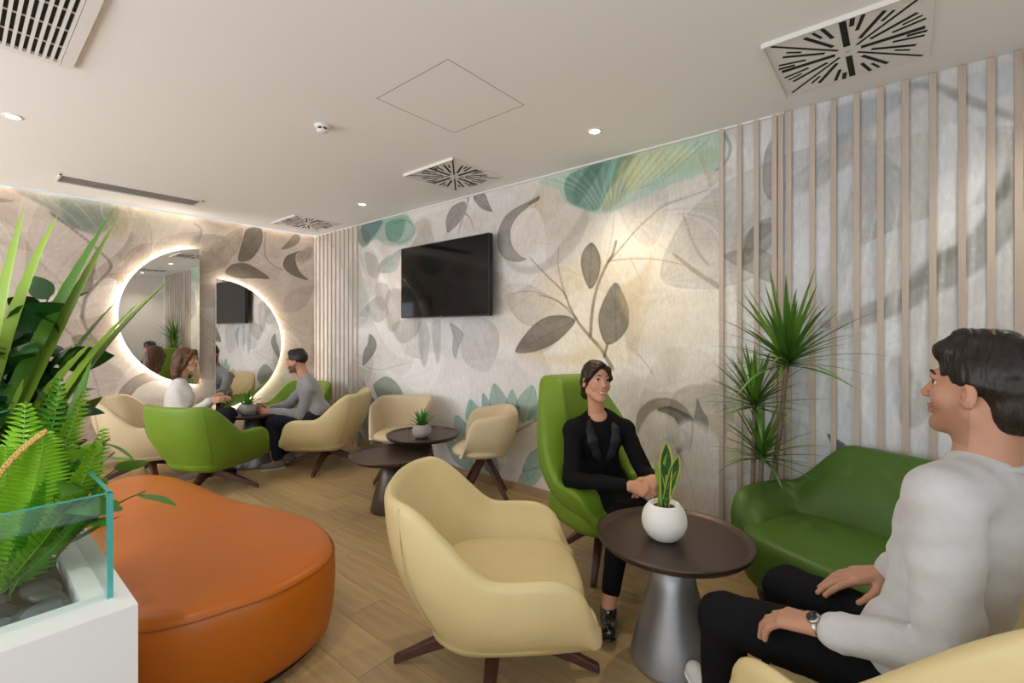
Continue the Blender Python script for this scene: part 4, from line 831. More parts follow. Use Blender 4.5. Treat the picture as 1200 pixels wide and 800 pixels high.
# ------------------------------------------------------------------ people: implicit bodies meshed with surface nets
v3 = lambda *a: np.array(a, float)
def nrm(v): v = np.asarray(v, float); return v/np.linalg.norm(v)
class Sdf:
    def __init__(s): s.p = []
    def rc(s, a, b, r1, r2=None, k=.02, flat=None, op='u'):      # tapered capsule, optionally thinner along an axis
        s.p.append(('rc', np.asarray(a, float), np.asarray(b, float), r1, r1 if r2 is None else r2, k, flat, op)); return s
    def el(s, c, r, k=.02, M=None, op='u'):
        s.p.append(('el', np.asarray(c, float), np.asarray(r, float), None if M is None else np.asarray(M, float), 0, k, None, op)); return s
    def plane(s, pt, n, k=.01): s.p.append(('pl', np.asarray(pt, float), nrm(n), 0, 0, k, None, 's')); return s   # removes the side the normal points to
    def chain(s, pts, rad, k=.02, flat=None):
        for i in range(len(pts)-1): s.rc(pts[i], pts[i+1], rad[i], rad[i+1], k, flat)
        return s
    def xf(s, Rm, t):                                             # to world
        q = Sdf()
        for p in s.p:
            if p[0] == 'rc': q.p.append(('rc', Rm @ p[1]+t, Rm @ p[2]+t, p[3], p[4], p[5], None if p[6] is None else (Rm @ p[6][0], p[6][1]), p[7]))
            elif p[0] == 'el': q.p.append(('el', Rm @ p[1]+t, p[2], Rm if p[3] is None else Rm @ p[3], 0, p[5], None, p[7]))
            else: q.p.append(('pl', Rm @ p[1]+t, Rm @ p[2], 0, 0, p[5], None, 's'))
        return q
    def mesh(s, res, noise=0., nf=22., seed=0):
        lo, hi = [], []
        for p in s.p:
            if p[7] != 'u': continue
            if p[0] == 'rc': m = max(p[3], p[4]); lo.append(np.minimum(p[1], p[2])-m); hi.append(np.maximum(p[1], p[2])+m)
            elif p[0] == 'el': m = p[2].max(); lo.append(p[1]-m); hi.append(p[1]+m)
        lo = np.min(lo, 0)-3*res-.01; hi = np.max(hi, 0)+3*res+.01
        n = np.ceil((hi-lo)/res).astype(int)+1; ax = [lo[i]+res*np.arange(n[i]) for i in range(3)]
        Fd = np.full(n, .06, np.float32)
        for p in s.p:
            pad = .05
            if p[0] == 'rc': m = max(p[3], p[4])+pad; a, b = np.minimum(p[1], p[2])-m, np.maximum(p[1], p[2])+m
            elif p[0] == 'el': m = p[2].max()+pad; a, b = p[1]-m, p[1]+m
            else: a, b = lo, hi
            i0 = np.clip(((a-lo)/res).astype(int), 0, n); i1 = np.clip(((b-lo)/res).astype(int)+2, 0, n)
            if (i1 <= i0).any(): continue
            X, Y, Z = np.meshgrid(*[ax[i][i0[i]:i1[i]].astype(np.float32) for i in range(3)], indexing='ij')
            if p[0] == 'rc':
                A, B = p[1], p[2]; d = B-A; px, py, pz = X-A[0], Y-A[1], Z-A[2]
                t = np.clip((px*d[0]+py*d[1]+pz*d[2])/max(1e-9, d @ d), 0, 1)
                px, py, pz = px-t*d[0], py-t*d[1], pz-t*d[2]
                if p[6] is not None:
                    nn, q = p[6]; nn = nrm(nn); c = (px*nn[0]+py*nn[1]+pz*nn[2])*(q-1); px, py, pz = px+c*nn[0], py+c*nn[1], pz+c*nn[2]
                D = np.sqrt(px*px+py*py+pz*pz)-(p[3]+(p[4]-p[3])*t)
            elif p[0] == 'el':
                px, py, pz = X-p[1][0], Y-p[1][1], Z-p[1][2]
                if p[3] is not None: M = p[3]; px, py, pz = [px*M[0, i]+py*M[1, i]+pz*M[2, i] for i in range(3)]
                r = p[2]; k0 = np.sqrt((px/r[0])**2+(py/r[1])**2+(pz/r[2])**2); k1 = np.sqrt((px/r[0]**2)**2+(py/r[1]**2)**2+(pz/r[2]**2)**2)
                D = k0*(k0-1)/np.maximum(k1, 1e-6)
            else: D = -((X-p[1][0])*p[2][0]+(Y-p[1][1])*p[2][1]+(Z-p[1][2])*p[2][2])
            sl = tuple(slice(i0[i], i1[i]) for i in range(3)); f = Fd[sl]; k = p[5]
            if p[7] == 'u': h = np.clip(.5+.5*(f-D)/k, 0, 1); Fd[sl] = f*(1-h)+D*h-k*h*(1-h)
            else: D = -D; h = np.clip(.5-.5*(f-D)/k, 0, 1); Fd[sl] = f*(1-h)+D*h+k*h*(1-h)
        if noise:
            X, Y, Z = np.meshgrid(*[a.astype(np.float32) for a in ax], indexing='ij'); rg = np.random.RandomState(seed)
            for o in range(4):
                w = rg.normal(size=(3, 3))*nf*(1+.5*o); ph = rg.rand(3)*6
                Fd += noise/(1+.6*o)*np.sin(X*w[0, 0]+Y*w[0, 1]+Z*w[0, 2]+ph[0]+1.5*np.sin(X*w[1, 0]*.6+Y*w[1, 1]*.6+Z*w[1, 2]*.6+ph[1]))
        # surface nets
        S = Fd < 0; c = np.zeros(np.array(S.shape)-1, np.int8)
        for i in (0, 1):
            for j in (0, 1):
                for k in (0, 1): c += S[i:S.shape[0]-1+i, j:S.shape[1]-1+j, k:S.shape[2]-1+k]
        act = (c > 0) & (c < 8); ijk = np.argwhere(act); idx = np.full(act.shape, -1, np.int32); idx[act] = np.arange(len(ijk))
        pos = np.zeros((len(ijk), 3)); cnt = np.zeros(len(ijk))
        cn = [(a, b, d) for a in (0, 1) for b in (0, 1) for d in (0, 1)]
        val = {q: Fd[ijk[:, 0]+q[0], ijk[:, 1]+q[1], ijk[:, 2]+q[2]] for q in cn}
        for q in cn:
            for x in range(3):
                if q[x]: continue
                w = list(q); w[x] = 1; a, b = val[q], val[tuple(w)]; cr = (a < 0) != (b < 0); t = np.where(cr, a/np.where(cr, a-b, 1), 0)
                pt = np.array(q, float)[None].repeat(len(ijk), 0); pt[:, x] = t; pos += np.where(cr[:, None], pt, 0); cnt += cr
        V = lo+res*(ijk+pos/cnt[:, None]); Q = []
        for x in range(3):
            y, z = (x+1) % 3, (x+2) % 3; a = np.take(S, range(S.shape[x]-1), x); b = np.take(S, range(1, S.shape[x]), x)
            e = np.argwhere(a != b); e = e[(e[:, y] > 0) & (e[:, z] > 0) & (e[:, y] < S.shape[y]-1) & (e[:, z] < S.shape[z]-1)]
            ins = a[tuple(e.T)]; o = []
            for dy, dz in ((0, 0), (-1, 0), (-1, -1), (0, -1)): g = e.copy(); g[:, y] += dy; g[:, z] += dz; o.append(idx[tuple(g.T)])
            q = np.stack(o, 1); q[~ins] = q[~ins][:, ::-1]; Q.append(q)
        return V, np.concatenate(Q)
def frame(fwd, up):
    f = nrm(fwd); r = nrm(np.cross(f, up)); return np.stack([r, f, np.cross(r, f)], 1)      # columns right, forward, up
def head_sdf(neck_to, fem=False, smile=False):
    h = Sdf(); j = .88 if fem else 1.; nz = .84 if fem else 1.
    h.el((0, -.016, .034), (.073, .094, .084)).el((0, .026, -.03), (.058*j, .064, .082), .03)
    for q in (-1, 1):
        h.rc((q*.046*j, -.002, -.06), (q*.012, .066, -.104), .024*j, .018, .025)
        h.el((q*.038, .055, -.032), (.022, .022, .024), .02).el((q*.077, -.004, -.014), (.008, .017, .030), .006).el((q*.079, .004, -.012), (.006, .008, .016), .004, op='s')
        h.el((q*.031, .098, .002), (.018, .014, .011), .012, op='s'); h.el((q*.012*nz, .1-.004*fem, -.034), (.009*nz, .010*nz, .008*nz), .006)
    h.rc((-.03, .079-.003*fem, .02), (.03, .079-.003*fem, .02), .012*nz, .012*nz, .014)
    h.rc((0, .084, .008), (0, .106-.004*fem, -.030), .008*nz, .0105*nz, .010)
    h.el((0, .068, -.104), (.02*j*j, .018*j, .016*j), .014)
    if smile:
        for q in (-1, 1): h.rc((q*.027, .079, -.0585), (q*.008, .0915, -.0625), .0035, .0052, .004).rc((q*.026, .079, -.061), (q*.008, .0905, -.0765), .0035, .0058, .004)
        h.rc((-.008, .0915, -.0625), (.008, .0915, -.0625), .0052, .0052, .004).rc((-.008, .0905, -.0765), (.008, .0905, -.0765), .0058, .0058, .004)
    else:
        h.el((0, .088, -.062), (.023, .010, .0065), .005).el((0, .086, -.074), (.020, .010, .0075), .005); h.rc((-.02, .097, -.0675), (.02, .097, -.0675), .0022, .0022, .003, op='s')
    h.rc((0, -.022, -.06), neck_to, .044 if fem else .056, .048 if fem else .062, .035)
    return h
def skin_cols(L, base, lips, beard=None, beard_a=0., hi='c98f78', smile=False):
    """pigment of the face in head coordinates"""
    c = np.ones((len(L), 3))*np.array(lin(base)); x, y, z = L.T
    def mixc(m, col): 
        nonlocal c; c = c*(1-m[:, None])+np.array(lin(col))*m[:, None]
    mixc(np.exp(-((np.abs(x)-.04)/.02)**2-((z+.03)/.022)**2)*(y > .03)*.35, hi)
    mixc(np.exp(-(x/.012)**2-((z+.03)/.014)**2)*(y > .09)*.3, hi); mixc((np.abs(x) > .068)*.3*(np.abs(z+.014) < .04)*(np.abs(y) < .03), hi)
    mixc(np.clip(1.6-np.hypot(x/.024, (z+.068-(9*x*x if smile else 0))/.0125)*1.4, 0, 1)*(y > .075), lips)
    if beard: 
        m = np.clip((-.045-z+.5*np.maximum(0, y-.085)*0+.35*np.maximum(0, .05-y))*40+.4, 0, 1)*(y > -.012)*(z > -.135)
        m = np.maximum(m, np.exp(-(x/.028)**2-((z+.052)/.009)**2)*(y > .08)); mixc(m*beard_a, beard)
    return c
def hand_sdf(w, d, n, s, curl=(.35, .5, .4), spread=.06, sc=1., thumb=(.6, .75, .25)):
    """w wrist, d towards knuckles, n palm side, s thumb side"""
    h = Sdf(); d, n = nrm(d), nrm(n); s = nrm(np.asarray(s)-d*(d @ s)-n*(n @ s)); w = np.asarray(w, float)
    kn = [(.086, .027), (.09, .009), (.085, -.009), (.077, -.026)]; ln = [(.043, .027, .021), (.048, .030, .022), (.044, .028, .021), (.034, .021, .019)]
    for i, ((a, b), L) in enumerate(zip(kn, ln)):
        k = w+sc*(d*a+s*b); h.rc(w+sc*(d*.006+s*b*.45), k, .0175*sc, .0125*sc, .012); p = k; a0 = 0.; dd = nrm(d+s*spread*(1.5-i))
        for j in range(3):
            a0 += curl[j]*(1+.08*i); v = dd*math.cos(a0)+n*math.sin(a0); q = p+v*L[j]*sc; h.rc(p, q, (.0098-.0009*j)*sc, (.0092-.001*j)*sc, .0035); p = q
    p = w+sc*(d*.022+s*.022+n*.006); h.rc(w+d*.01, p, .018*sc, .017*sc, .012)
    for (a, b, c), L, r in zip((thumb, (.8, .42, .35), (.9, .2, .35)), (.044, .034, .027), (.0145, .0112, .0098)):
        q = p+nrm(d*a+s*b+n*c)*L*sc; h.rc(p, q, r*sc, r*.88*sc, .007); p = q
    return h
def add(sd, o, name, m, parent, res, off, noise=0., seed=0, nf=22., attr=None):
    V, Fs = sd.mesh(res, noise, nf, seed); return mk(name, V-off, Fs, m, parent)
SKIN = mat('skin', 'ffffff', .5, 0, .03, 300, .03, 30, .35, attr='pigment', sub=.15)
def hairm(name, col): return mat(name, col, .42, 0, .6, 1, .35, 1, .4, stretch=(60, 60, 14))
eyew = mat('eye_white', 'e8e4df', .2); iris = mat('iris_brown', '3a2415', .15)
def person(J, label, st):
    o = np.asarray(J['pelvis'], float); o = v3(o[0], o[1], 0); Hc = np.asarray(J['head'], float); HR = frame(J['look'], J.get('up', (0, 0, 1))); hs = st.get('hs', 1.)
    fem = st.get('fem', False); res = st.get('res', .006); hres = st.get('hres', .0032)
    loc = lambda p: HR.T @ (np.asarray(p, float)-Hc)
    # one body mesh: head and neck, arms with hands, trunk, legs
    parts = []
    hd = head_sdf(loc(J['neck']), fem, st.get('smile', False))
    for p in hd.p: pass
    V, Fs = hd.mesh(hres); col = skin_cols(V, st['skin'], st.get('lips', 'b5655c'), st.get('beard'), st.get('beard_a', 0), smile=st.get('smile', False)); parts.append((V @ HR.T*hs+Hc, Fs, col))
    b = Sdf(); P, N = np.asarray(J['pelvis'], float), np.asarray(J['neck'], float); ax = nrm(N-P)
    b.rc(P, P+(N-P)*.9, .085, .075, .04)
    for q in 'LR':
        b.rc(N-ax*.06, J['sh'+q], .05, .04, .03); b.chain([J['sh'+q], J['el'+q], J['wr'+q]], [.04, .034, .024], .02)
        b.chain([J['hip'+q], J['kn'+q], J['an'+q]], [.06, .048, .034], .02); b.rc(P, J['hip'+q], .07, .06, .03); b.rc(np.asarray(J['an'+q])-v3(0, 0, .035), J['toe'+q], .02, .014, .02)
    V, Fs = b.mesh(res*1.3); parts.append((V, Fs, np.ones((len(V), 3))*np.array(lin(st['skin']))))
    for q in 'LR':
        hk = J['hand'+q]; h = hand_sdf(J['wr'+q], *hk[:3], **(hk[3] if len(hk) > 3 else {})); h.rc(np.asarray(J['wr'+q])-nrm(np.asarray(J['wr'+q])-np.asarray(J['el'+q]))*.06, np.asarray(J['wr'+q]), .024, .020, .015, (nrm(hk[1]), 1.25))
        V, Fs = h.mesh(st.get('handres', .003)); c = np.ones((len(V), 3))*np.array(lin(st['skin'])); parts.append((V, Fs, c))
    n = 0; VV, FF, CC = [], [], []
    for V, Fs, c in parts: VV.append(V); FF.append(Fs+n); CC.append(c); n += len(V)
    VV, FF, CC = np.concatenate(VV)-o, np.concatenate(FF), np.concatenate(CC)
    body = mk('person', VV, FF, SKIN, loc=o); ca = body.data.color_attributes.new('pigment', 'FLOAT_COLOR', 'POINT'); ca.data.foreach_set('color', np.c_[CC, np.ones(len(CC))].astype(np.float32).ravel())
    tag(body, label, 'person')
    # eyes and brows
    if st.get('eyes', True):
        for q in (-1, 1):
            c = Hc+HR @ v3(q*.031, .0700, .002)*hs; g = st.get('gaze', v3(0, 1, 0)); g = HR @ nrm(g)
            V, Fs = lathe([(.001, -.0122), (.0072, -.0098), (.0122, 0), (.0072, .0098), (.001, .0122)], 14); e = mk('eye', np.array(V)*hs+c-o, Fs, eyew, body, sub=1)
            V, Fs = lathe([(.0058, -.002), (.0058, .0015), (.003, .003), (.0005, .0033)], 14); Mz = Vector(g).to_track_quat('Z', 'Y').to_matrix(); mk('iris', [np.array(Mz @ Vector(v))*hs+c+g*.0102*hs-o for v in V], Fs, iris, e)
    for q in (-1, 1):
        ls = spline(np.array([(q*.019, .0800, .0045), (q*.026, .0838, .0090), (q*.034, .0838, .0095), (q*.045, .0755, .0045)]), 5, False); mk('eyelashes', *tube([HR @ p*hs+Hc-o for p in ls], .0021 if fem else .0015, 5), st['hairm'], body)
    br = Sdf(); bk = .68 if fem else 1.
    for q in (-1, 1): br.rc((q*.014, .0915, .0265), (q*.032, .0875, .0295), .0036*bk, .0036*bk, .003).rc((q*.032, .0875, .0295), (q*.05, .073, .024), .0036*bk, .0022*bk, .003)
    V, Fs = br.mesh(.0014); mk('eyebrows', V @ HR.T*hs+Hc-o, Fs, st['hairm'], body)
    if st.get('smile'):
        V, Fs = Sdf().chain([(-.021, .0815, -.0625), (-.01, .0885, -.0675), (.01, .0885, -.0675), (.021, .0815, -.0625)], [.003, .0062, .0062, .003], .004).mesh(.0016); mk('teeth', V @ HR.T*hs+Hc-o, Fs, mat('teeth', 'efe9e2', .3), body)
    hr = st['hair'](); V, Fs = hr.mesh(hres*1.05, st.get('hnoise', .0015), 60, 4); mk('hair', V @ HR.T*hs+Hc-o, Fs, st['hairm'], body)
    # clothes
    rt = nrm(np.asarray(J['shR'])-np.asarray(J['shL'])); fw = nrm(np.cross(ax, rt)); fw = -fw if fw @ J['face'] < 0 else fw
    TR = np.stack([rt, np.cross(ax, rt), ax], 1); Lh = np.linalg.norm(N-P); g = st.get('loose', 0.)
    t = Sdf(); sw_ = np.linalg.norm(np.asarray(J['shR'])-np.asarray(J['shL']))/2
    t.el(P+ax*Lh*.62, (sw_*.9+g*.5, .105+g, .19), .04, TR); t.el(P+ax*Lh*.36, (sw_*.76+g*.5, .098+g, .17), .05, TR)
    t.el(P+ax*st.get('hem', .05), (sw_*.95+g+st.get('flare', 0), .13+g, .12), .05, TR)
    if fem:
        for q in 'LR': t.el(P+ax*Lh*.63+fw*.062+(np.asarray(J['sh'+q])-(np.asarray(J['shL'])+np.asarray(J['shR']))/2)*.45, (.06, .045, .06), .06)
    t.rc(J['shL'], J['shR'], .052+g*.5, None, .03)
    for q in 'LR':
        t.rc(N-ax*.035, J['sh'+q], .048+g*.3, .056+g*.5, .04)
        a, e, w_ = [np.asarray(J[k+q], float) for k in ('sh', 'el', 'wr')]; w2 = e+(w_-e)*st.get('cuff', .93)
        r = st.get('sleeve', (.062, .053, .040)); t.chain([a, e, w2], r, .014)
        if st.get('cuffband'): t.rc(e+(w_-e)*.80, w2, r[2]+.004, r[2]-.004, .006)
    t.rc(N-ax*.002+fw*.012, N+ax*.06+fw*.05, .056, .07, .010, op='s') if st.get('crew') else None
    if st.get('extra_top'): st['extra_top'](t, P, N, ax, rt, fw, Lh, J)
    top_o = add(t, None, st['top_name'], st['topm'], body, res, o, st.get('fold', .0022), st.get('seed', 1))
    if st.get('crew_ring'):
        cc = N-ax*.012; mk('collar', *tube([cc+rt*.070*math.cos(a)+np.cross(ax, rt)*.066*math.sin(a)-ax*.012*math.sin(a)*(1 if np.cross(ax, rt) @ fw > 0 else -1)-o for a in np.linspace(0, 2*math.pi, 33)], .009, 8), st['topm'], top_o)
    if st.get('vest'): st['vest'](P, N, ax, rt, fw, Lh, J, body, o, top_o)
    pn = Sdf(); r = st.get('leg', (.088, .068, .052)); pn.el(P, (sw_*.92, .125, .105), .05, TR)
    for q in 'LR':
        h_, k_, a_ = [np.asarray(J[x+q], float) for x in ('hip', 'kn', 'an')]; end_ = k_+(a_-k_)*st.get('hemleg', .93)
        pn.rc(P, h_, .10, r[0]+.008, .04).chain([h_, k_, end_], r, .03)
    add(pn, None, 'trousers', st['pantm'], body, res, o, st.get('fold', .002)*.7, 9)
    for q in 'LR':
        a_, t_ = np.asarray(J['an'+q], float), np.asarray(J['toe'+q], float); d = nrm(t_-a_); dh = nrm(v3(d[0], d[1], 0) if abs(d[2]) < .9 else J['face']); heel = a_-dh*.035; heel[2] = max(.032, a_[2]-.06)
        tt = t_.copy(); tt[2] = max(tt[2], .03)
        sh = Sdf().rc(heel, tt, .036, .033, .02).rc(a_-v3(0, 0, .02), heel+(tt-heel)*.55, .038, .033, .025).rc(heel+v3(0, 0, .02), a_, .034, .036, .02)
        if st.get('lowshoe'): sh.plane(a_+v3(0, 0, .008), (0, 0, 1))
        nz = nrm(np.cross(np.cross(dh, (0, 0, 1)), tt-heel)); nz = nz if nz[2] < 0 else -nz
        so_ = add(sh, None, 'shoe', st['shoem'], body, min(res, .0045), o)
        sl = Sdf().rc(heel+nz*.026, tt+nz*.024, .037, .036, .01, (nz, 3.2)); add(sl, None, 'sole', st['solem'], so_, min(res, .0045), o)
        if st.get('laces'):
            for u in (.5, .6, .7):
                c = heel+(tt-heel)*u-nz*(.036+.012*(.75-u)*4); sd_ = nrm(np.cross(dh, (0, 0, 1))); mk('lace', *tube([c-sd_*.02+nz*.008-o, c-o, c+sd_*.02+nz*.008-o], .003, 5), st['lacem'], so_)
    return body
px3 = lambda x, y, s: pix3(x, y, s)
# hair shapes, in head coordinates
def hair_base(cut_a=-.07, cut_b=.36, grow=1.):
    h = Sdf(); h.el((0, -.020, .040), (.081*grow, .102*grow, .090*grow)).el((0, .105, -.040), (.072, .062, .098), .012, op='s')
    return h
def hair_swept():
    h = Sdf(); h.el((0, -.024, .036), (.081, .102, .088)).chain([(-.02, .068, .082), (-.012, .035, .098), (0, -.02, .092), (0, -.075, .06)], [.026, .034, .042, .044], .03).chain([(.026, .066, .080), (.018, .035, .094), (0, -.02, .09)], [.025, .034, .042], .03)
    h.el((0, .116, -.022), (.080, .058, .110), .01, op='s')
    for q in (-1, 1): h.el((q*.08, .006, -.03), (.018, .024, .040), .008, op='s')
    h.el((0, -.062, -.03), (.066, .052, .075), .02); h.plane((0, -.09, -.096), (0, .34, -1)); return h
def hair_short():
    h = Sdf(); h.el((0, -.018, .038), (.079, .099, .085)).rc((0, .055, .095), (0, -.05, .10), .034, .036, .03)
    h.el((0, .110, -.032), (.080, .058, .098), .01, op='s')
    for q in (-1, 1): h.el((q*.08, .006, -.03), (.018, .024, .040), .008, op='s')
    h.plane((0, -.09, -.07), (0, .36, -1)); return h
def hair_bun():
    h = Sdf(); h.el((0, -.020, .038), (.081, .101, .088)).el((0, -.118, -.075), (.044, .038, .042), .02).el((0, -.07, -.02), (.068, .055, .066), .03)
    h.el((0, .112, -.018), (.070, .060, .114), .012, op='s')
    for q in (-1, 1):
        h.chain([(q*.006, .072, .094), (q*.042, .064, .066), (q*.068, .036, .018), (q*.073, .0, -.018), (q*.05, -.06, -.05)], [.008, .012, .013, .012, .02], .016).el((q*.086, .006, -.028), (.014, .014, .022), .006, op='s')
    return h
def hair_long():
    h = Sdf(); h.el((0, -.020, .038), (.083, .104, .090))
    for q in (-1, 1): h.chain([(q*.06, -.03, .02), (q*.072, -.04, -.06), (q*.066, -.07, -.15), (q*.05, -.10, -.21)], [.045, .038, .034, .016], .03).rc((q*.012, .078, .084), (q*.07, .045, .0), .018, .018, .02).rc((q*.07, .045, 0), (q*.074, .0, -.09), .018, .016, .02)
    h.chain([(0, -.08, .0), (0, -.095, -.1), (0, -.115, -.22)], [.06, .05, .02], .04)
    h.el((0, .112, -.030), (.060, .062, .098), .012, op='s'); return h
# ---- man in the white sweatshirt (foreground right)
brown_d = hairm('hair_dark_brown', '1c130e'); knit = mat('white_jersey', 'bebcbd', .9, 0, .18, 220, .03, 40, .1, sheen=.3); blackc = mat('black_cotton', '141417', .88, 0, .12, 160, .1, 30, .12)
wsh = mat('white_sneaker', 'dfdedb', .6); wsole = mat('white_rubber', 'e6e4df', .6)
fw_ = nrm((.42, .91, 0)); lf_ = v3(-.91, .42, 0)
def sweat_extra(t, P, N, ax, rt, fw, Lh, J):
    for q in 'LR':
        e, w = np.asarray(J['el'+q]), np.asarray(J['wr'+q]); d = nrm(w-e); L = np.linalg.norm(w-e)
        for u in (.30, .45, .6, .74): t.rc(e+d*L*u+v3(0, 0, .004), e+d*L*(u+.03), .054-.012*u, .052-.012*u, .012)
manR = person(dict(pelvis=(1.675, -.05, .535), neck=(1.655, -.160, 1.11), head=px3(1150, 455, 1.18), look=(.40, .90, .10), face=fw_,
    shL=(1.475, -.075, 1.04), shR=(1.815, -.245, 1.04), elL=px3(1110, 770, 1.10), wrL=px3(958, 733, 1.27), elR=(1.90, -.06, .76), wrR=px3(1040, 672, 1.50),
    hipL=(1.60, .015, .525), hipR=(1.765, -.06, .525), knL=px3(850, 724, 1.585), knR=px3(925, 692, 1.72), anL=(1.745, .50, .12), toeL=(1.865, .625, .10), anR=(2.06, .37, .10), toeR=(2.12, .50, .04),
    handL=(px3(915, 722, 1.36)-px3(958, 733, 1.27), (.15, .1, -1), (.9, -.2, .1), dict(curl=(.45, .5, .3), spread=.07, sc=1.14)), handR=(px3(985, 675, 1.53)-px3(1040, 672, 1.50), (0, .1, -1), (-.7, -.5, .2), dict(curl=(.2, .25, .2), spread=.06, sc=1.12))),
    'man in a white sweatshirt and black trousers seated at the right, seen from behind', dict(skin='b5866e', lips='a0685c', beard='6a4a3a', beard_a=.28, hair=hair_swept, hairm=brown_d, topm=knit, top_name='sweatshirt', pantm=blackc, shoem=wsh, solem=wsole, laces=True, lacem=wsole,
    loose=.022, sleeve=(.074, .064, .046), cuff=.84, cuffband=True, leg=(.095, .078, .062), res=.0055, hres=.0026, handres=.0026, fold=.0034, crew_ring=True, hem=.04, extra_top=sweat_extra, hs=1.04, hnoise=.0022))
wr_ = px3(958, 733, 1.27); wd = nrm(px3(915, 722, 1.36)-wr_)
wt = empty('wristwatch', wr_-wd*.004); tag(wt, 'steel wristwatch with a dark dial on the seated man\'s wrist', 'wristwatch')
Mq = Vector(wd).to_track_quat('Z', 'Y'); ring_ = lathe([(.0265, -.008), (.030, -.007), (.030, .007), (.0265, .008)], 32, cap=False)
mk('bracelet', [np.array(Mq @ Vector((v[0], v[1]*.86, v[2]))) for v in ring_[0]], ring_[1], mat('watch_steel', 'b9b5ad', .25, .95), wt)
upv = nrm(v3(-.55, -.25, .8)-wd*(wd @ v3(-.55, -.25, .8))); Mc = Vector(upv).to_track_quat('Z', 'Y'); cs = lathe([(.017, .0), (.018, .004), (.016, .009)], 28)
mk('case', [np.array(Mc @ Vector(v))+upv*.026 for v in cs[0]], cs[1], bpy.data.materials['watch_steel'], wt); dl = lathe([(.0145, .0088), (.0145, .0098)], 28); mk('dial', [np.array(Mc @ Vector(v))+upv*.026 for v in dl[0]], dl[1], mat('watch_dial', '23262b', .15), wt)
# ---- woman in black
blk = mat('black_suiting', '101012', .85, 0, .1, 200, .1, 40, .15); blk2 = mat('black_top', '0b0b0d', .7); patent = mat('patent_leather', '0b0b0c', .12, coat=.6)
lapm = mat('satin_lapel', '18181c', .7, 0, .05, 200)
def skirt_extra(t, P, N, ax, rt, fw, Lh, J):
    t.rc(P+ax*.16, np.asarray(J['hipR'])+rt*.045-ax*.03, .11, .105, .04).rc(P+ax*.16, np.asarray(J['hipL'])-rt*.03, .10, .09, .04)
def lapels(P, N, ax, rt, fw, Lh, J, body, o, top_o):
    c = P+ax*Lh*.62
    if False: v = Sdf().el(P+ax*Lh*.74+fw*.066, (.045, .05, .16), .03, np.stack([rt, np.cross(ax, rt), ax], 1)); 
    for q in (-1, 1):
        a = N-ax*.015+rt*q*.062+fw*.035; a2 = P+ax*Lh*.86+fw*.108+rt*q*.078; m2 = P+ax*Lh*.52+fw*.130+rt*q*.045; b_ = P+ax*Lh*.34+fw*.112+rt*q*.012; m_ = P+ax*Lh*.72+fw*.130+rt*q*.07
        add(Sdf().chain([a, a2, m_, m2, b_], [.015, .022, .03, .022, .010], .02, (fw, 2.2)), None, 'lapel', lapm, top_o, .004, o)
womB = person(dict(pelvis=(2.565, 1.46, .535), neck=px3(699, 484, 2.80), head=px3(699, 446, 2.76), look=(-.55, -.82, .10), up=(.05, -.08, 1), face=nrm((-.55, -.83, 0)),
    shR=px3(672, 504, 2.76), shL=px3(731, 503, 2.82), elR=px3(669, 562, 2.64), wrR=px3(737, 569, 2.42), elL=px3(757, 556, 2.70), wrL=px3(768, 560, 2.46),
    hipR=px3(684, 582, 2.80), hipL=px3(722, 582, 2.84), knR=px3(757, 590, 2.44), knL=px3(728, 606, 2.44), anR=px3(792, 652, 2.42), toeR=px3(806, 672, 2.36), anL=px3(713, 712, 2.27), toeL=px3(713, 740, 2.14),
    handR=(px3(765, 578, 2.38)-px3(737, 569, 2.42), (.5, .3, -.6), (0, 0, 1), dict(curl=(.5, .6, .4), spread=.02)), handL=(px3(752, 580, 2.40)-px3(768, 560, 2.46), (.5, .5, -.6), (0, -.3, 1), dict(curl=(.5, .6, .4), spread=.02))),
    'smiling woman in a black suit seated cross legged in the tall green armchair', dict(fem=True, crew=True, skin='c99478', lips='b4564f', smile=True, hair=hair_bun, hairm=hairm('hair_brown_tied', '2c1c14'), topm=blk, top_name='blazer', pantm=blk, shoem=patent, solem=patent, laces=True, lacem=blk2, lowshoe=True,
    sleeve=(.056, .047, .036), cuff=.93, leg=(.085, .062, .048), hemleg=.80, res=.0055, hres=.0026, handres=.0028, fold=.002, hem=-.03, flare=.03, extra_top=skirt_extra, vest=lapels, loose=.006))
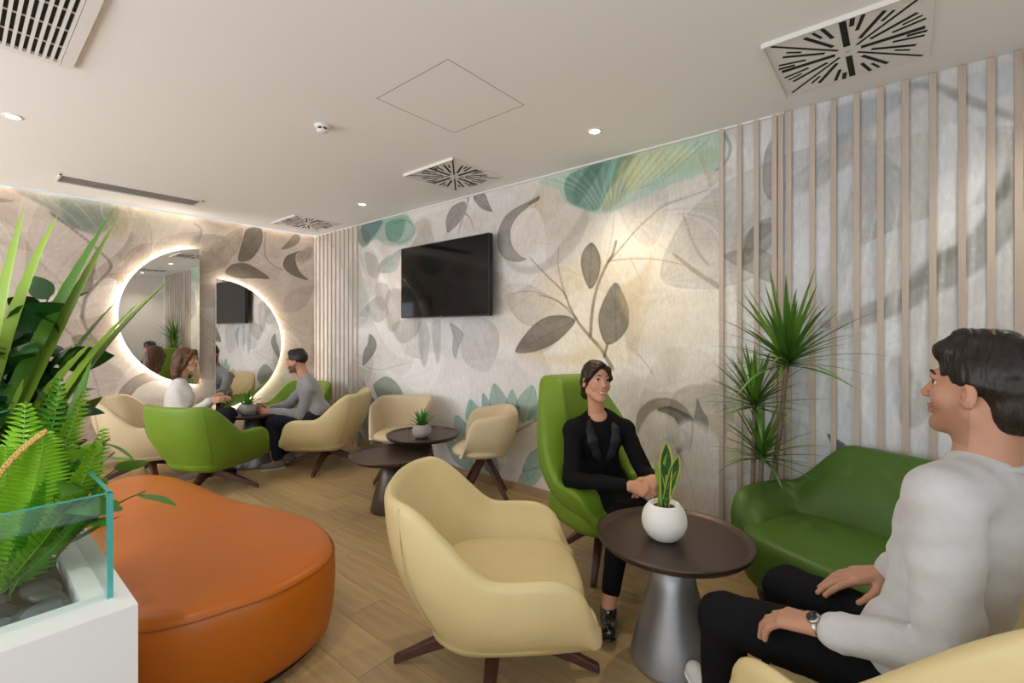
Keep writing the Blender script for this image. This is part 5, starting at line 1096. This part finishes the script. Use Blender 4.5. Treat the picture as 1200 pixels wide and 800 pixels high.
# ---- couple by the mirrors
wblouse = mat('white_blouse', 'dedad4', .85, 0, .1, 150, .03, 30, .15); grey = mat('grey_knit', '8b8a8c', .9, 0, .2, 200, .05, 40, .1, sheen=.3); navy = mat('dark_denim', '20222b', .85, 0, .1, 160, .15, 30, .15); gsh = mat('grey_sneaker', '77716c', .7)
womW = person(dict(pelvis=(1.43, 5.62, .50), neck=px3(213, 448, 4.86), head=px3(219, 421, 4.84), look=(.70, -.70, .0), face=nrm((.72, -.69, 0)),
    shR=px3(207, 462, 4.72), shL=px3(216, 460, 5.02), elR=px3(214, 492, 4.66), wrR=px3(246, 470, 4.80), elL=px3(226, 488, 5.06), wrL=px3(248, 469, 4.98),
    hipR=px3(207, 498, 4.72), hipL=px3(214, 497, 4.92), knR=px3(268, 484, 4.76), knL=px3(270, 486, 4.92), anR=(1.72, 5.22, .10), toeR=(1.80, 5.12, .035), anL=(1.70, 5.42, .10), toeL=(1.79, 5.33, .035),
    handR=((.6, -.5, .15), (.4, .6, -.3), (.1, 0, 1), dict(curl=(.5, .6, .4), spread=.02)), handL=((.6, -.5, .15), (.3, -.6, -.3), (.1, 0, 1), dict(curl=(.5, .6, .4), spread=.02))),
    'woman with long brown hair in a white blouse seated by the mirrors', dict(fem=True, skin='c99a80', lips='a9665c', hair=hair_long, hairm=hairm('hair_brown_long', '553624'), topm=wblouse, top_name='blouse', pantm=navy, shoem=blackc, solem=blackc, sleeve=(.06, .055, .045), leg=(.08, .062, .05), res=.008, hres=.0042, handres=.0045, fold=.003, loose=.008))
manG = person(dict(pelvis=(2.52, 4.80, .52), neck=px3(356, 441, 5.02), head=px3(348, 423, 5.02), look=(-.68, .73, -.06), face=nrm((-.66, .75, 0)),
    shL=px3(361, 457, 4.86), shR=px3(357, 455, 5.24), elL=px3(354, 486, 4.84), wrL=px3(318, 482, 5.02), elR=px3(336, 476, 5.26), wrR=px3(314, 479, 5.16),
    hipL=px3(366, 490, 4.88), hipR=px3(362, 489, 5.10), knL=px3(320, 494, 4.94), knR=px3(312, 491, 5.14), anL=px3(326, 541, 4.90), toeL=px3(309, 550, 4.82), anR=px3(338, 534, 5.14), toeR=px3(325, 541, 5.12),
    handL=((-.75, .5, .1), (.3, .6, -.2), (0, 0, 1), dict(curl=(.5, .6, .4), spread=.02)), handR=((-.75, .5, .1), (-.3, -.6, -.2), (0, 0, 1), dict(curl=(.5, .6, .4), spread=.02))),
    'man in a grey sweater leaning forward by the lower mirror', dict(skin='bd8a6e', lips='9f665a', beard='33241b', beard_a=.75, hair=hair_short, hairm=hairm('hair_short_dark', '1e1712'), topm=grey, top_name='sweater', pantm=navy, shoem=gsh, solem=wsole, laces=True, lacem=wsole, sleeve=(.068, .056, .043), leg=(.088, .07, .055), res=.008, hres=.0042, handres=.0045, fold=.003, crew_ring=True, loose=.012, hemleg=.86))
